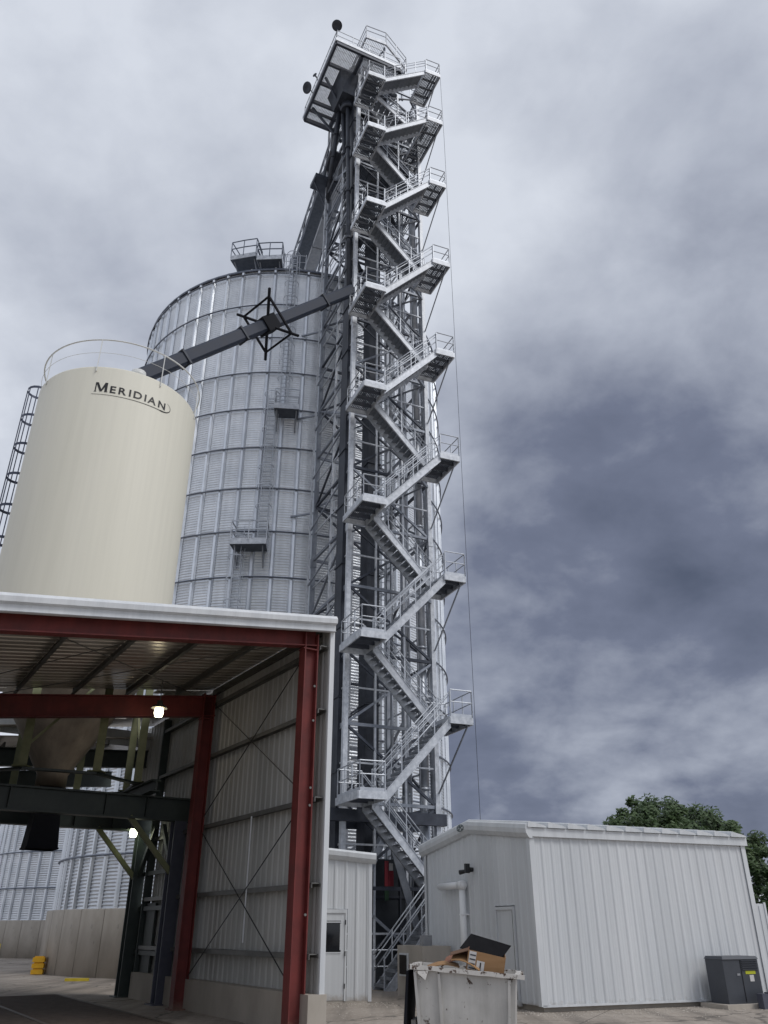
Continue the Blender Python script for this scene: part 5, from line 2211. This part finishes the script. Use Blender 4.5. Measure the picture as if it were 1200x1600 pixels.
# ------------------------------------------------------------------ small things in the yard behind the shed
ob_ = thing('plastic_crate_stack', az2(-20.55, 44.5), 'orange-yellow plastic block stack standing in the yard behind the shed', 'crate stack')
p = az2(-20.55, 44.5)
for i in range(3):
    m = MB()
    m.box(p + V((-.26, -.25, .02 + i * .24)), (.50, .1, 0), (-.08, .4, 0), (0, 0, .18))
    m.box(p + V((-.20, -.20, .20 + i * .24)), (.38, .08, 0), (-.06, .3, 0), (0, 0, .05))
    m.obj('crate', 'orange', ob_)
p = az2(-18.4, 38.5)
m = MB()
m.prism([p + V((-.45, 0, .0)), p + V((.45, .12, 0)), p + V((.42, .3, 0)), p + V((-.48, .18, 0))], UP * .10)
m.obj('parking_block', 'yellow', label='low yellow kerb block on the yard by the silo wall', cat='kerb block')
p = az2(-23.0, 60)
m = MB()
m.tube(p, p + UP * 1.0, .16, 12)
m.tube(p + UP * 1.0, p + UP * 1.1, .16, 12, r2=.05)
m.obj('bollard', 'yellow', label='yellow bollard at the left edge before the farther silo', cat='bollard')


# ------------------------------------------------------------------ trees
def make_tree(c, height, rx, rz, zc, nclump, nleaf, label, seed):
    rnd = random.Random(seed)
    root = thing('broadleaf_tree', c, label, 'tree', 'trees beyond the white building')
    m = MB()
    m.tube(c, c + V((0, 0, zc * .55)), rx * .085, 10, r2=rx * .055)
    for i in range(9):
        a = rnd.uniform(0, 6.28)
        b = c + V((0, 0, zc * rnd.uniform(.35, .55)))
        e_ = c + V((math.cos(a) * rx * .6, math.sin(a) * rx * .6, zc + rz * rnd.uniform(-.3, .5)))
        mid = b.lerp(e_, .5) + UP * .3
        m.tube(b, mid, rx * .035, 7, r2=rx * .022)
        m.tube(mid, e_, rx * .022, 6, r2=rx * .008)
    m.obj('trunk', 'bark', root)
    cr = MB()
    vs, fs = [], []
    cl = []
    while len(cl) < nclump:
        x, y, z = (rnd.uniform(-1, 1) for _ in range(3))
        r = math.sqrt(x * x + y * y + z * z)
        if 0.35 < r < 1.0 and z > -0.75:
            cl.append((c + V((x * rx, y * rx, zc + z * rz)), rnd.uniform(.10, .21) * rx))
    for (cc_, cr_) in cl:
        for i in range(nleaf):
            d = V((rnd.gauss(0, 1), rnd.gauss(0, 1), rnd.gauss(0, .75)))
            d = d.normalized() * cr_ * (rnd.random() ** .45)
            p_ = cc_ + d
            s = rnd.uniform(.10, .20)
            a_ = V((rnd.gauss(0, 1), rnd.gauss(0, 1), rnd.gauss(0, .6))).normalized()
            b_ = a_.orthogonal().normalized()
            o_ = len(vs)
            vs += [p_ - a_ * s, p_ + b_ * s * .5, p_ + a_ * s, p_ - b_ * s * .5]
            fs.append((o_, o_ + 1, o_ + 2, o_ + 3))
    cr.v = [V(q) for q in vs]
    cr.f = fs
    cr.s = [False] * len(fs)
    cr.obj('crown', 'leaf', root)


make_tree(az2(18.1, 60), 10, 4.1, 3.3, 6.6, 135, 200, 'large dark leafy tree rising behind the white building roof', 3)
make_tree(az2(21.0, 60), 9, 3.3, 2.9, 5.3, 85, 200, 'lower leafy tree at the right end of the white building', 5)
make_tree(az2(24.3, 58), 5, 2.2, 2.0, 2.7, 45, 170, 'small leafy tree beyond the pale storage container', 9)


# ------------------------------------------------------------------ loose gravel and weeds along the foot of the walls
rnd = random.Random(21)
gv = MB()


def pebble(p, r):
    n = 5
    vs = [p + V((math.cos(6.283 * i / n + r * 50) * r * rnd.uniform(.7, 1.2), math.sin(6.283 * i / n + r * 50) * r * rnd.uniform(.7, 1.2), r * .1)) for i in range(n)]
    vs.append(p + V((0, 0, r * rnd.uniform(.7, 1.1))))
    gv.add(vs, [(i, (i + 1) % n, n) for i in range(n)])


for i in range(2200):
    k = rnd.random()
    if k < .45:
        p = G(rnd.uniform(-.6, 8.2), -.12 - abs(rnd.gauss(0, .9)), 0)
    elif k < .62:
        p = G(-.15 - abs(rnd.gauss(0, .5)), rnd.uniform(-.5, 6.6), 0)
    elif k < .78:
        p = KP(rnd.uniform(-.6, 1.9), -.1 - abs(rnd.gauss(0, .6)), 0)
    else:
        p = V((rnd.uniform(-1.2, 9), rnd.uniform(18, 26), 0))
    pebble(p, .008 + .022 * rnd.random() ** 2.5)
gv.obj('gravel', 'concrete', label='loose gravel scattered along the building walls', cat='gravel', kind='stuff')
